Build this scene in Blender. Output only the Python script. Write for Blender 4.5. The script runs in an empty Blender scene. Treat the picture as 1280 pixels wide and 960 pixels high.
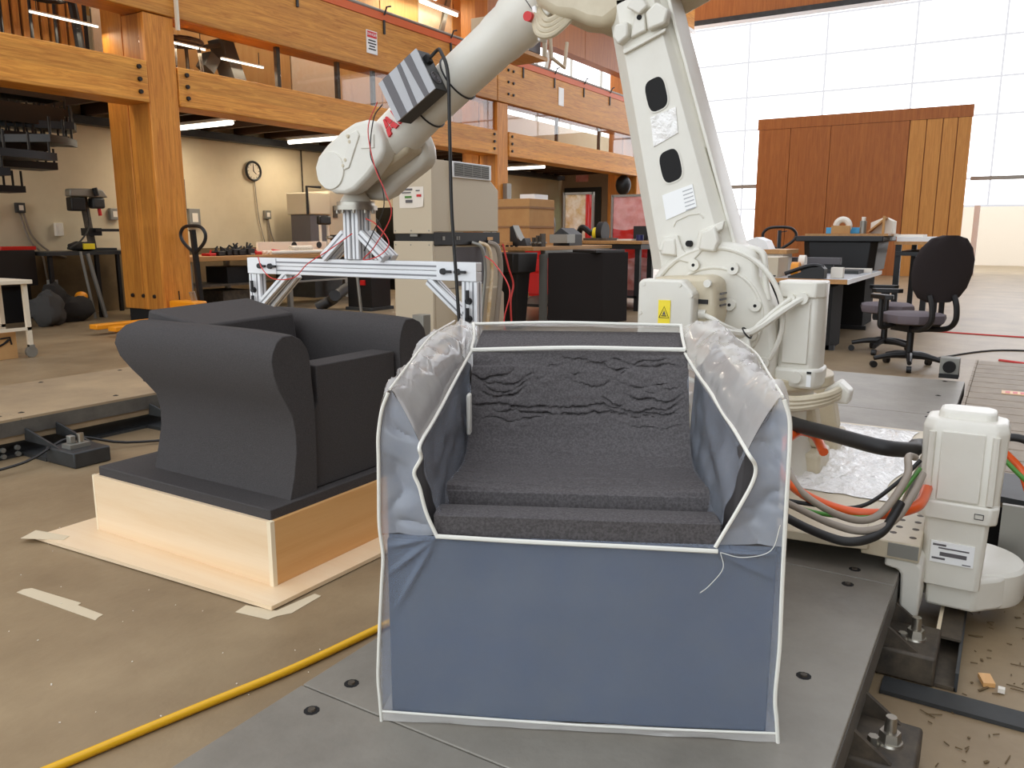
import bpy, bmesh, math, random
from math import sin, cos, pi, radians, sqrt, atan2
from mathutils import Vector, Matrix, noise
random.seed(4)
C = bpy.context.scene.collection
S = bpy.context.scene
# ------------------------------------------------------------------ camera, sky, exposure
cam = bpy.data.objects.new('camera', bpy.data.cameras.new('camera')); C.objects.link(cam)
cam.data.sensor_width = 36; cam.data.lens = 28.125; cam.data.clip_start = .05; cam.data.clip_end = 200
cam.location = (0, 0, 1.2)
cam.rotation_euler = (pi/2 - math.atan(.188), 0, radians(31.76) - pi/2)
S.camera = cam
W = bpy.data.worlds.new('sky'); S.world = W; W.use_nodes = True
W.node_tree.nodes['Background'].inputs[0].default_value = (.86, .93, 1, 1)
W.node_tree.nodes['Background'].inputs[1].default_value = 2.3
S.view_settings.view_transform = 'Standard'; S.view_settings.look = 'None'
S.view_settings.gamma = 1; S.view_settings.use_curve_mapping = False
S.view_settings.exposure = 0.0
S.cycles.max_bounces = 8; S.cycles.transparent_max_bounces = 16
S.cycles.caustics_reflective = False; S.cycles.caustics_refractive = False
S.cycles.use_denoising = True; S.cycles.sample_clamp_indirect = 6

# ------------------------------------------------------------------ materials
def lin(c):
    f = lambda v: v/12.92 if v <= .04045 else ((v+.055)/1.055)**2.4
    return (f(c[0]/255), f(c[1]/255), f(c[2]/255), 1)
def mat(name, c, rough=.6, metal=0, nz=None, bump=None, c2=None, emit=0, spec=.5, scl=(1, 1, 1), trans=0):
    m = bpy.data.materials.new(name); m.use_nodes = True; t = m.node_tree; N = t.nodes; b = N['Principled BSDF']
    b.inputs['Base Color'].default_value = lin(c); b.inputs['Roughness'].default_value = rough
    b.inputs['Metallic'].default_value = metal; b.inputs['Specular IOR Level'].default_value = spec
    if emit:
        b.inputs['Emission Color'].default_value = lin(c); b.inputs['Emission Strength'].default_value = emit
    if nz or bump:
        tc = N.new('ShaderNodeTexCoord'); mp = N.new('ShaderNodeMapping'); mp.inputs['Scale'].default_value = scl
        t.links.new(tc.outputs['Object'], mp.inputs[0])
    if nz:
        n = N.new('ShaderNodeTexNoise'); n.inputs['Scale'].default_value = nz[0]; n.inputs['Detail'].default_value = nz[1]
        n.inputs['Roughness'].default_value = .65
        r = N.new('ShaderNodeValToRGB'); r.color_ramp.elements[0].color = lin(c2 or c); r.color_ramp.elements[1].color = lin(c)
        r.color_ramp.elements[0].position = nz[2]; r.color_ramp.elements[1].position = nz[3]
        t.links.new(mp.outputs[0], n.inputs['Vector']); t.links.new(n.outputs['Fac'], r.inputs[0]); t.links.new(r.outputs[0], b.inputs['Base Color'])
    if bump:
        n2 = N.new('ShaderNodeTexNoise'); n2.inputs['Scale'].default_value = bump[0]; n2.inputs['Detail'].default_value = 6
        bm = N.new('ShaderNodeBump'); bm.inputs['Strength'].default_value = bump[1]; bm.inputs['Distance'].default_value = bump[2]
        t.links.new(mp.outputs[0], n2.inputs['Vector']); t.links.new(n2.outputs['Fac'], bm.inputs['Height']); t.links.new(bm.outputs[0], b.inputs['Normal'])
    return m
def wood(name, c, c2, axis, scale=1.0, lam=0, rough=.5, knots=False):
    """grain stretched along an axis; lam = thickness of glued laminations (along z for beams, y for posts)"""
    m = bpy.data.materials.new(name); m.use_nodes = True; t = m.node_tree; N = t.nodes; b = N['Principled BSDF']; b.inputs['Roughness'].default_value = rough
    tc = N.new('ShaderNodeTexCoord'); mp = N.new('ShaderNodeMapping')
    s = [9*scale]*3; s['xyz'.index(axis)] = .55*scale; mp.inputs['Scale'].default_value = s
    t.links.new(tc.outputs['Object'], mp.inputs[0])
    n = N.new('ShaderNodeTexNoise'); n.inputs['Scale'].default_value = 2; n.inputs['Detail'].default_value = 8; n.inputs['Distortion'].default_value = 1.2; n.inputs['Roughness'].default_value = .7
    t.links.new(mp.outputs[0], n.inputs['Vector'])
    r = N.new('ShaderNodeValToRGB'); E = r.color_ramp.elements
    E[0].position = .3; E[0].color = lin(c2); E[1].position = .62; E[1].color = lin(c)
    t.links.new(n.outputs['Fac'], r.inputs[0]); out = r.outputs[0]
    if lam:
        sx = N.new('ShaderNodeSeparateXYZ'); t.links.new(tc.outputs['Object'], sx.inputs[0])
        q = N.new('ShaderNodeMath'); q.operation = 'DIVIDE'; q.inputs[1].default_value = lam
        t.links.new(sx.outputs['Z' if axis != 'z' else 'Y'], q.inputs[0])
        fl = N.new('ShaderNodeMath'); fl.operation = 'FLOOR'; t.links.new(q.outputs[0], fl.inputs[0])
        wn = N.new('ShaderNodeTexWhiteNoise'); wn.noise_dimensions = '1D'; t.links.new(fl.outputs[0], wn.inputs['W'])
        mr = N.new('ShaderNodeMapRange'); mr.inputs['To Min'].default_value = .8; mr.inputs['To Max'].default_value = 1.12
        t.links.new(wn.outputs['Value'], mr.inputs[0])
        hs = N.new('ShaderNodeHueSaturation'); t.links.new(mr.outputs[0], hs.inputs['Value']); t.links.new(out, hs.inputs['Color']); out = hs.outputs[0]
    t.links.new(out, b.inputs['Base Color'])
    bp = N.new('ShaderNodeBump'); bp.inputs['Strength'].default_value = .15; bp.inputs['Distance'].default_value = .01
    t.links.new(n.outputs['Fac'], bp.inputs['Height']); t.links.new(bp.outputs[0], b.inputs['Normal'])
    return m
def film(name, c, alpha, rough=.15, bump=(14, .5, .02), c2=None):
    m = mat(name, c, rough, bump=bump, spec=.7, nz=(9, 6, .3, .7) if c2 else None, c2=c2); b = m.node_tree.nodes['Principled BSDF']; b.inputs['Alpha'].default_value = alpha
    return m
def emis(name, c, s):
    m = bpy.data.materials.new(name); m.use_nodes = True; t = m.node_tree; t.nodes.remove(t.nodes['Principled BSDF'])
    e = t.nodes.new('ShaderNodeEmission'); e.inputs[0].default_value = lin(c); e.inputs[1].default_value = s
    t.links.new(e.outputs[0], t.nodes['Material Output'].inputs[0]); return m

m_floor = mat('concrete floor', (160, 139, 108), .42, nz=(1.5, 10, .3, .7), c2=(124, 104, 78), bump=(30, .15, .01))
m_plate = mat('grey deck plate', (150, 144, 132), .42, nz=(1.8, 10, .32, .7), c2=(116, 110, 100), bump=(40, .1, .01))
m_plate2 = mat('tan deck plate', (178, 155, 122), .5, nz=(1.6, 9, .32, .7), c2=(138, 120, 96), bump=(40, .1, .01))
m_plateside = mat('deck plate edge', (104, 100, 92), .5, nz=(8, 5, .3, .7), c2=(80, 76, 70))
m_dsteel = mat('dark painted steel', (58, 60, 60), .5, nz=(5, 4, .3, .7), c2=(40, 40, 40))
m_rust = mat('brown dusty steel', (94, 82, 66), .6, nz=(14, 6, .3, .7), c2=(48, 42, 36))
m_glulam = wood('fir glulam', (232, 164, 70), (182, 106, 32), 'x', 1.5, .19)
m_glulamz = wood('fir glulam post', (218, 146, 58), (176, 102, 32), 'z', 1.3, .15)
m_ply = wood('red brown plywood', (178, 108, 46), (150, 82, 30), 'z', .8)
m_plyl = wood('golden plywood board', (214, 152, 74), (190, 126, 54), 'z', .8)
m_ply2 = wood('warm plywood', (214, 164, 92), (196, 140, 70), 'z', .6)
m_birch = wood('pale birch plywood', (238, 214, 180), (230, 200, 160), 'y', .35, rough=.4)
m_birchr = wood('shaded birch plywood', (224, 174, 114), (212, 156, 94), 'x', .35, rough=.4)  # shading and warm bounce on the box front put into the colour
m_birche = mat('plywood edge', (240, 222, 190), .6)
m_bench = wood('bench maple', (196, 148, 92), (172, 122, 68), 'x', 1)
m_dark = mat('dark timber decking', (70, 44, 22), .7)
m_wall = mat('cream painted wall', (218, 204, 174), .8, nz=(1.2, 4, .3, .7), c2=(206, 191, 160))
m_wall2 = mat('bare lower wall', (120, 98, 66), .85, nz=(2, 6, .3, .7), c2=(92, 74, 48))
m_farw = mat('beige gypsum wall', (150, 128, 104), .8)
m_pane = emis('backlit translucent panel', (250, 251, 255), 3.2)
m_roofp = emis('backlit roof panel', (240, 245, 255), 1.5)
m_seam = emis('backlit panel seam', (236, 236, 240), .95)
m_foam = mat('charcoal foam', (76, 72, 71), .85, nz=(260, 3, .35, .65), c2=(64, 61, 60), bump=(420, .45, .004), spec=.25)
m_foam2 = mat('speckled carved foam', (98, 94, 94), .85, nz=(200, 3, .4, .62), c2=(78, 74, 74), bump=(300, .35, .004), spec=.25)
m_film = film('clear vinyl', (192, 208, 232), .23, .2, (7, .3, .02), (172, 192, 226))
m_filmw = film('glare whitened wrinkled vinyl', (246, 242, 236), .44, .09, (6, .22, .02), (232, 227, 222))  # window reflections put into the white colour and higher opacity
m_filma = film('haze whitened folded vinyl', (230, 233, 239), .38, .09, (7, .3, .02), (206, 214, 230))  # white haze and highlights put into the colour and opacity
m_filmi = film('hanging clear vinyl', (214, 222, 236), .24, .14, (12, .6, .02))
m_pipe = mat('cream vinyl piping', (232, 229, 218), .35)
m_rob = mat('robot ivory paint', (224, 220, 208), .34, nz=(6, 4, .2, .6), c2=(217, 212, 199))
m_robd = mat('robot beige paint', (208, 196, 170), .4, nz=(8, 4, .2, .7), c2=(190, 176, 148))
m_white = mat('white label', (244, 244, 242), .4)
m_paper = mat('paper', (238, 230, 216), .7)
m_black = mat('black plastic', (22, 21, 21), .45)
m_blackm = mat('matt black', (16, 14, 13), .8)
m_rubber = mat('black rubber', (32, 30, 28), .55)
m_alu = mat('aluminium extrusion', (232, 232, 232), .4, .1)
m_alud = mat('extrusion slot', (138, 138, 140), .5, .2)
m_steel = mat('zinc steel', (170, 164, 152), .35, .9)
m_galv = mat('galvanised steel', (150, 148, 140), .45, .6)
m_cab = mat('cabinet beige paint', (206, 192, 166), .45)
m_card = mat('cardboard', (196, 152, 98), .8, nz=(5, 3, .3, .7), c2=(186, 140, 88))
m_cardd = mat('cardboard tape', (150, 112, 76), .7)
m_orange = mat('orange cable sheath', (226, 92, 36), .35)
m_jack = mat('orange enamel', (236, 150, 24), .4)
m_yellow = mat('yellow rubber hose', (234, 178, 28), .4)
m_grey = mat('grey cable', (150, 138, 124), .5)
m_green = mat('green wire', (70, 130, 44), .4)
m_red = mat('red plastic', (206, 32, 30), .4)
m_wirer = mat('red wire', (214, 66, 62), .5)
m_logo = mat('red logo print', (216, 30, 36), .4)
m_stripd = mat('dark grey print', (94, 90, 92), .45)
m_stripl = mat('silver grey print', (176, 176, 178), .4)
m_fab = mat('violet grey fabric', (112, 102, 106), .9, bump=(300, .3, .003))
m_fabd = mat('dark chair fabric', (44, 36, 36), .9)
m_mount = mat('rail orange paint', (216, 98, 40), .5)
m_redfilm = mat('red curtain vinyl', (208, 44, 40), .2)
m_pinkfilm = mat('mottled pink vinyl', (236, 176, 172), .2, nz=(4, 5, .35, .6), c2=(224, 140, 134))  # pink mottled with a deeper pink
m_yelfilm = mat('mottled amber vinyl', (214, 176, 112), .2, nz=(6, 5, .3, .65), c2=(246, 236, 216))  # amber mottled with pale cream
m_blue = mat('blue plastic', (66, 160, 214), .4)
m_navy = mat('navy plastic', (34, 40, 92), .4)
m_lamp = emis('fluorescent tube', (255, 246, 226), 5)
m_tape = mat('masking tape', (212, 196, 166), .7)
m_foamp = mat('plain dark foam', (74, 71, 71), .85, spec=.2)
m_ped = mat('dark pedestal foam', (44, 39, 37), .85, bump=(420, .4, .004), spec=.2)
m_chain = mat('brown chain lid', (150, 134, 112), .55, nz=(9, 5, .3, .7), c2=(126, 111, 92))
m_sticker = mat('yellow sticker', (246, 222, 50), .4)
m_whitep = mat('white tube paint', (226, 214, 190), .4)
m_bag = mat('dark cloth bag', (38, 34, 30), .9)
m_bagg = mat('grey cloth bag', (66, 64, 61), .9)
m_foil = mat('glare white film', (246, 243, 238), .12, bump=(26, .8, .03), spec=1)  # opaque white base stands in for glare on clear film
m_out = mat('pale concrete outside', (208, 196, 178), .8)
def glass(name):
    m = bpy.data.materials.new(name); m.use_nodes = True; t = m.node_tree; N = t.nodes; N.remove(N['Principled BSDF'])
    a = N.new('ShaderNodeBsdfTransparent'); a.inputs[0].default_value = (.92, .93, .92, 1); g = N.new('ShaderNodeBsdfGlossy'); g.inputs['Roughness'].default_value = .02
    lw = N.new('ShaderNodeLayerWeight'); pw_ = N.new('ShaderNodeMath'); pw_.operation = 'POWER'; pw_.inputs[1].default_value = 3.5; t.links.new(lw.outputs['Facing'], pw_.inputs[0]); f = N.new('ShaderNodeMath'); f.operation = 'MULTIPLY_ADD'; f.inputs[1].default_value = .55; f.inputs[2].default_value = .04; t.links.new(pw_.outputs[0], f.inputs[0]); x = N.new('ShaderNodeMixShader')
    t.links.new(f.outputs[0], x.inputs[0]); t.links.new(a.outputs[0], x.inputs[1]); t.links.new(g.outputs[0], x.inputs[2]); t.links.new(x.outputs[0], N['Material Output'].inputs[0]); return m
m_glass = glass('window glass')

# ------------------------------------------------------------------ mesh helpers
V = Vector
def smoothpath(pts, n=6):
    P = [V(p) for p in pts]; P = [P[0]*2-P[1]] + P + [P[-1]*2-P[-2]]; out = []
    for i in range(1, len(P)-2):
        a, b, c, d = P[i-1:i+3]
        for k in range(n):
            t = k/n; out.append(.5*((2*b) + (c-a)*t + (2*a-5*b+4*c-d)*t*t + (3*b-a-3*c+d)*t**3))
    return out + [P[-2]]
class M:
    def __init__(s): s.v = []; s.f = []
    def add(s, vs, fs):
        o = len(s.v); s.v += [tuple(p) for p in vs]; s.f += [tuple(i+o for i in f) for f in fs]; return s
    def box(s, x0, x1, y0, y1, z0, z1):
        vs = [(x, y, z) for x in (x0, x1) for y in (y0, y1) for z in (z0, z1)]
        return s.add(vs, [(0, 1, 3, 2), (4, 6, 7, 5), (0, 4, 5, 1), (2, 3, 7, 6), (0, 2, 6, 4), (1, 5, 7, 3)])
    def frame(s, o, ex, ey, ez, a, b, c):
        """box centred at o with half sizes a b c along unit axes"""
        o, ex, ey, ez = V(o), V(ex)*a, V(ey)*b, V(ez)*c
        vs = [o+ex*i+ey*j+ez*k for i in (-1, 1) for j in (-1, 1) for k in (-1, 1)]
        return s.add(vs, [(0, 1, 3, 2), (4, 6, 7, 5), (0, 4, 5, 1), (2, 3, 7, 6), (0, 2, 6, 4), (1, 5, 7, 3)])
    def bar(s, p, q, w, h, up=(0, 0, 1)):
        p, q = V(p), V(q); d = (q-p).normalized(); u = V(up)
        if abs(d.dot(u)) > .99: u = V((1, 0, 0))
        sd = d.cross(u).normalized(); u = sd.cross(d)
        return s.frame((p+q)/2, d, sd, u, (q-p).length/2, w/2, h/2)
    def tube(s, pts, r, n=8, sm=0, cap=True):
        P = smoothpath(pts, sm) if sm else [V(p) for p in pts]
        R = r if isinstance(r, (list, tuple)) else [r]*len(P)
        if len(R) != len(P): R = [R[0]+(R[-1]-R[0])*i/(len(P)-1) for i in range(len(P))]
        ref = None; vs = []
        for i, p in enumerate(P):
            d = (P[min(i+1, len(P)-1)]-P[max(i-1, 0)]).normalized()
            if ref is None: ref = d.orthogonal().normalized()
            ref = (ref - d*ref.dot(d)).normalized(); b = d.cross(ref)
            vs += [p+(ref*cos(2*pi*k/n)+b*sin(2*pi*k/n))*R[i] for k in range(n)]
        fs = [(i*n+k, i*n+(k+1) % n, (i+1)*n+(k+1) % n, (i+1)*n+k) for i in range(len(P)-1) for k in range(n)]
        if cap: fs += [tuple(range(n-1, -1, -1)), tuple((len(P)-1)*n+k for k in range(n))]
        return s.add(vs, fs)
    def cyl(s, p, q, r, r2=None, n=20): return s.tube([p, q], [r, r if r2 is None else r2], n)
    def prism(s, poly, axis, a, b):
        mk = {'x': lambda u, v, t: (t, u, v), 'y': lambda u, v, t: (u, t, v), 'z': lambda u, v, t: (u, v, t)}[axis]; n = len(poly)
        vs = [mk(u, v, a) for u, v in poly]+[mk(u, v, b) for u, v in poly]
        return s.add(vs, [tuple(range(n)), tuple(range(2*n-1, n-1, -1))]+[(i, (i+1) % n, n+(i+1) % n, n+i) for i in range(n)])
    def loft(s, secs, closed=True, caps=True):
        n = len(secs[0]); vs = [p for q in secs for p in q]; k = n if closed else n-1
        fs = [(i*n+j, i*n+(j+1) % n, (i+1)*n+(j+1) % n, (i+1)*n+j) for i in range(len(secs)-1) for j in range(k)]
        if caps: fs += [tuple(range(n-1, -1, -1)), tuple((len(secs)-1)*n+j for j in range(n))]
        return s.add(vs, fs)
    def grid(s, f, nu, nv):
        vs = [f(i/nu, j/nv) for i in range(nu+1) for j in range(nv+1)]; w = nv+1
        return s.add(vs, [(i*w+j, (i+1)*w+j, (i+1)*w+j+1, i*w+j+1) for i in range(nu) for j in range(nv)])
    def lathe(s, prof, c=(0, 0, 0), n=24):
        c = V(c); return s.loft([[c+V((r*cos(2*pi*k/n), r*sin(2*pi*k/n), z)) for k in range(n)] for r, z in prof])
    def ring(s, c, nrm, r, t, n=32, m=8, a0=0, a1=2*pi):
        c = V(c); d = V(nrm).normalized(); u = d.orthogonal().normalized()
        if abs(d.x) > .9: u = V((0, 1, 0))
        w = d.cross(u); full = abs(a1-a0-2*pi) < 1e-6
        pts = [c+(u*cos(a0+(a1-a0)*k/n)+w*sin(a0+(a1-a0)*k/n))*r for k in range(n+1)]
        return s.tube(pts, t, m)
    def ball(s, c, r, n=14, sc=(1, 1, 1)):
        c = V(c); return s.loft([[c+V((r*sc[0]*max(sin(pi*i/8), .01)*cos(2*pi*k/n), r*sc[1]*max(sin(pi*i/8), .01)*sin(2*pi*k/n), -r*sc[2]*cos(pi*i/8))) for k in range(n)] for i in range(9)])
    def build(s, name, m, parent=None, bev=0, smooth=True, local=False, solid=0, seg=2):
        me = bpy.data.meshes.new(name); me.from_pydata(s.v, [], s.f); me.validate()
        b = bmesh.new(); b.from_mesh(me); bmesh.ops.recalc_face_normals(b, faces=b.faces); b.to_mesh(me); b.free()
        if smooth:
            me.polygons.foreach_set('use_smooth', [True]*len(me.polygons)); me.set_sharp_from_angle(angle=radians(38))
        for x in (m if isinstance(m, list) else [m]): me.materials.append(x)
        o = bpy.data.objects.new(name, me); C.objects.link(o)
        if parent:
            o.parent = parent
            if not local: o.matrix_parent_inverse = mat_of(parent).inverted()
        if solid: q = o.modifiers.new('s', 'SOLIDIFY'); q.thickness = solid
        if bev: q = o.modifiers.new('b', 'BEVEL'); q.width = bev; q.segments = seg; q.limit_method = 'ANGLE'; q.angle_limit = radians(35)
        return o
def lump(c, r, sc, seed, a=.28):
    c = V(c); n = 18; q = []
    for i in range(13):
        t = pi*i/12; q.append([])
        for k in range(n):
            d = V((sin(t)*cos(2*pi*k/n)+1e-4*cos(k), sin(t)*sin(2*pi*k/n)+1e-4*sin(k), -cos(t))); e = 1+a*noise.noise(d*1.7+V((seed, 0, 0)))+a*.5*noise.noise(d*4+V((0, seed, 0))); p = V((d.x*sc[0], d.y*sc[1], d.z*sc[2]))*r*e; q[-1].append(c+V((p.x, p.y, max(p.z, -c.z+.003))))
    return M().loft(q)
def mat_of(o):
    m = Matrix.Translation(o.location) @ o.rotation_euler.to_matrix().to_4x4()
    return mat_of(o.parent) @ o.matrix_parent_inverse @ m if o.parent else m
def tag(o, label, cat, group=None, kind=None):
    if label: o['label'] = label
    if cat: o['category'] = cat
    if group: o['group'] = group
    if kind: o['kind'] = kind
    return o
def T(name, label, cat, loc=(0, 0, 0), rz=0, group=None):
    o = bpy.data.objects.new(name, None); C.objects.link(o); o.location = loc; o.rotation_euler = (0, 0, rz); o.empty_display_size = .1
    return tag(o, label, cat, group)
def st(o): o['kind'] = 'structure'; return o
def dup(root, loc, rz, label, group=None):
    r = root.copy(); C.objects.link(r); r.location = loc; r.rotation_euler = (0, 0, rz); tag(r, label, None, group)
    for ch in list(root.children):
        c = ch.copy(); C.objects.link(c); c.parent = r
        for g in ch.children: d = g.copy(); C.objects.link(d); d.parent = c
    return r
bolt_me = {}
def bolt(parent, p, d, r=.02, h=.015, m=None, name='bolt', n=8):
    """one bolt head as a part: mesh shared between alike ones"""
    m = m or m_black; k = (r, h, m.name, n)
    if k not in bolt_me:
        q = M().cyl((0, 0, -.004), (0, 0, h), r, r*.85, n).build(name, m); bolt_me[k] = q.data; bpy.data.objects.remove(q)
    o = bpy.data.objects.new(name, bolt_me[k]); C.objects.link(o)
    o.matrix_basis = Matrix.Translation(p) @ V((0, 0, 1)).rotation_difference(V(d)).to_matrix().to_4x4()
    o.parent = parent; o.matrix_parent_inverse = mat_of(parent).inverted(); return o
def text(s, size, name, m, parent, mtx, ext=.0005):
    cu = bpy.data.curves.new(name, 'FONT'); cu.body = s; cu.size = size; cu.extrude = ext; cu.align_x = 'CENTER'; cu.align_y = 'CENTER'; cu.materials.append(m)
    q = bpy.data.objects.new(name, cu); me = bpy.data.meshes.new_from_object(q); bpy.data.objects.remove(q)
    o = bpy.data.objects.new(name, me); C.objects.link(o); o.matrix_basis = mtx; o.parent = parent; o.matrix_parent_inverse = mat_of(parent).inverted(); return o
def axes(o, ex, ey):
    ex, ey = V(ex).normalized(), V(ey).normalized(); ez = ex.cross(ey); m = Matrix((ex, ey, ez)).transposed().to_4x4(); m.translation = V(o); return m
# ------------------------------------------------------------------ building shell
st(M().box(-9, 40, -7, 14, -.3, 0).build('floor', m_floor, smooth=False))
wb = st(M().box(-2, 27.4, 12.1, 12.3, .95, 4.4).build('wall_back', m_wall, smooth=False))
st(M().box(-2, 27.4, 12.08, 12.3, 0, .95).build('wall_back_lower', m_wall2, smooth=False))
st(M().box(-2, 14.5, 12.1, 12.3, 4.4, 9).build('wall_back_upper', m_ply2, smooth=False))
st(M().box(22.5, 22.7, 9.5, 12.1, 0, 3.08).build('wall_far_loft', m_farw, smooth=False))
st(M().box(-9, 27.6, -7.2, -7, 0, 9).build('wall_right', m_dark, smooth=False))
st(M().box(-4.5, 27.6, 9.0, 12.3, 9, 9.2).build('ceiling', m_ply2, smooth=False))
# translucent hall roof: backlit panels between timber purlins
sky = st(bpy.data.objects.new('ceiling_skylight', None)); C.objects.link(sky)
for k in range(13): M().box(-4.4+2.46*k, -2.1+2.46*k, -7, 9, 9.02, 9.05).build('panel', m_roofp, sky, smooth=False); M().box(-4.52+2.46*k, -4.42+2.46*k, -7, 9, 8.75, 9.08).build('purlin', m_ply2, sky, smooth=False)
# translucent end wall: separate backlit panels with seams between
far = st(bpy.data.objects.new('wall_far', None)); C.objects.link(far)
ys = [-6.9, -3.98, -1.6, .78, 3.05, 5.55, 7.95, 10.3, 12.1]
zs = [0, 2.0, 2.78, 4.55, 5.58, 6.68, 7.85, 9]
for i in range(len(ys)-1):
    for k in range(len(zs)-1):
        a, b, c, d = ys[i], ys[i+1], zs[k], zs[k+1]
        if k == 0 and -1.7 < a < 2: continue          # open loading door
        M().box(27.5, 27.53, a+.012, b-.012, c+.012, d-.012).build('panel', m_pane, far, smooth=False)
for y in ys: M().box(27.49, 27.54, y-.03, y+.03, 0 if not -1.7 < y < 2 else 2, 9).build('seam', m_seam, far, smooth=False)
for z in zs[1:]: M().box(27.49, 27.54, -6.9, 12.1, z-.03, z+.03).build('seam', m_seam, far, smooth=False)
for y0, y1, z in ((-6.9, 1.28, 2.78), (7.3, 8.4, 2.74)):
    st(M().box(27.40, 27.48, y0, y1, z-.06, z+.05).build('trim_1', m_galv))
st(M().box(27.38, 27.46, .95, 1.1, 0, 2).build('door_1_frame', m_white))
st(M().box(36, 36.2, -6, 8, 0, 4).build('wall_outside', m_out))
# clerestory along the loft
cl = st(bpy.data.objects.new('window_1', None)); C.objects.link(cl)
for k in range(6):
    x0 = 14.6+k*2.13; M().box(x0+.02, x0+2.11, 12.2, 12.22, 4.42, 8.9).build('pane', m_pane, cl, smooth=False)
    M().box(x0-.02, x0+.02, 12.12, 12.24, 4.4, 9).build('mullion', m_galv, cl, smooth=False)
# loft: deck with joists under, light row
st(M().box(6.5, 22.4, 10.32, 12.1, 3.1, 3.3).build('ceiling_loft', m_dark, smooth=False))
lj = T('loft_joist_row', 'dark joists carrying the loft over the workbenches', 'joists'); lj['kind'] = 'structure'
for k in range(23): M().box(6.55+.7*k, 6.62+.7*k, 10.32, 12.08, 2.93, 3.1).build('joist', m_dark, lj, smooth=False)
st(M().box(-2, 22.3, 11.9, 12.09, 2.8, 2.92).build('trim_2', m_dsteel, smooth=False))
# posts and beams
def post(x, label):
    t = T('timber_post', label, 'post', (x+.21, 9.85, 0), group=None)
    M().box(x, x+.42, 9.4, 9.85, .2, 3.89).build('post_half', m_glulamz, t, .01); M().box(x+.012, x+.408, 9.882, 10.31, .2, 7.05).build('post_half', m_glulamz, t, .01)
    M().box(x+.04, x+.38, 9.45, 10.26, 0, .2).build('steel_shoe', m_blackm, t)
    for y in (9.62, 9.86, 10.1): bolt(t, (x, y, .38), (-1, 0, 0), .028, .02)
    M().box(x+.2, x+.215, 9.395, 9.402, .2, .45).build('steel_plate', m_blackm, t)
    return t
post(6.55, 'thick orange timber post on a black steel shoe beside the drill press')
post(14.6, 'farther timber post behind the beige cabinet')
post(22.0-.02, 'timber post at the far end of the loft')
def beam(x0, x1, z0, z1, label, ends=(), bx=3):
    t = T('timber_beam', label, 'beam', ((x0+x1)/2, 9.5, z0))
    M().box(x0, x1, 9.38, 9.82, z0, z1).build('glulam', m_glulam, t, .012)
    for x in ends:
        for k in range(bx):
            bolt(t, (x, 9.38, z0+(z1-z0)*(k+.8)/(bx+.4)), (0, -1, 0), .03, .03)
    return t
beam(-1.9, 6.54, 2.81, 3.31, 'lower beam with three black bolts ending left of the thick post', (6.42,))
beam(6.985, 14.58, 2.82, 3.31, 'lower beam between the two nearer posts, bolted at both ends', (7.1, 14.45))
beam(15.04, 21.98, 2.82, 3.33, 'lower beam running from the farther post to the far end', (15.15,))
b2 = beam(-1.9, 14.58, 3.9, 4.71, 'deep upper beam with a danger sign on it', ()); b2.location.z = 3.9
b3 = beam(14.6, 22.4, 3.9, 4.71, 'deep upper beam of the far bay with paired bolts near its end', (15.0, 15.2))
# the upper beam of the near bay hangs on the post, orange rail on top
rail = T('guard_rail', 'orange painted rail capped with grey pipe on the upper beam', 'rail', (10, 9.4, 4.71))
M().box(-1.9, 22.4, 9.37, 9.5, 4.71, 4.83).build('orange_strip', m_mount, rail); M().tube([(-1.9, 9.42, 4.87), (22.4, 9.42, 4.87)], .03).build('pipe', m_galv, rail)
for k, x in enumerate((9.1, 11.05, 12.95, 14.1, 15.6, 17.0, 18.5, 20)):
    M().box(x-.02, x+.02, 9.355, 9.38, 4.5, 4.72).build('clip', m_dsteel, rail); M().tube([(x, 9.36, 4.8), (x, 9.3, 4.92), (x+.1, 9.3, 4.95)], .015).build('hook', m_black, rail)
st(M().box(6.98, 7.02, 9.33, 9.37, 3.75, 7).build('trim_3', m_whitep))
# loft glass between the beams, with dark posts
wn = st(bpy.data.objects.new('window_2', None)); C.objects.link(wn)
for a, b in ((-1.8, 1.4), (1.4, 4.6), (4.6, 6.52), (7.0, 8.8), (8.8, 10.0), (10.0, 12.2), (12.2, 14.56), (15.06, 17.4), (17.4, 19.7), (19.7, 21.95)):
    M().box(a+.01, b-.01, 9.455, 9.465, 3.32, 3.9).build('pane', m_glass, wn, smooth=False)
for x in (8.8, 10.05, 10.9, 12.2, 17.4, 19.7): M().box(x-.035, x+.035, 9.5, 9.56, 3.31, 3.9).build('mullion', m_rust, wn, smooth=False)
# loft rooms behind
for k in range(8):
    x = 7.0+k*1.22; st(M().box(x+.01, x+1.2, 11.2, 11.24, 3.3, 6.5).build('wall_loft_panel', m_ply2 if k % 3 else m_birch, smooth=False))
fs = T('slatted_railing', 'wooden slat screen upstairs left of the thick post', 'screen', (5.4, 10.9, 3.3))
for k in range(22):
    x = 4.1+k*.118; M().box(x, x+.082, 10.85, 10.9, 3.3, 5.2).build('slat', m_glulamz, fs, smooth=False)
M().box(4.1, 6.75, 10.9, 10.93, 3.3, 5.2).build('backing', m_blackm, fs, smooth=False)
uc = T('loft_chair', 'black chair with curved arm upstairs before the slat screen', 'chair', (5.8, 10.4, 3.3))
M().tube([(5.4, 10.5, 4.12), (5.7, 10.3, 3.98), (6.0, 10.3, 4.0), (6.25, 10.5, 4.1)], .03, 8, 6).build('arm_rail', m_black, uc)
M().tube([(6.28, 10.5, 4.3), (6.34, 10.5, 3.95), (6.40, 10.5, 3.3)], [.05, .06], 8, 5).build('back_post', m_black, uc)
M().box(5.3, 6.3, 10.35, 10.7, 3.38, 3.46).build('seat', m_black, uc, .02)
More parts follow.
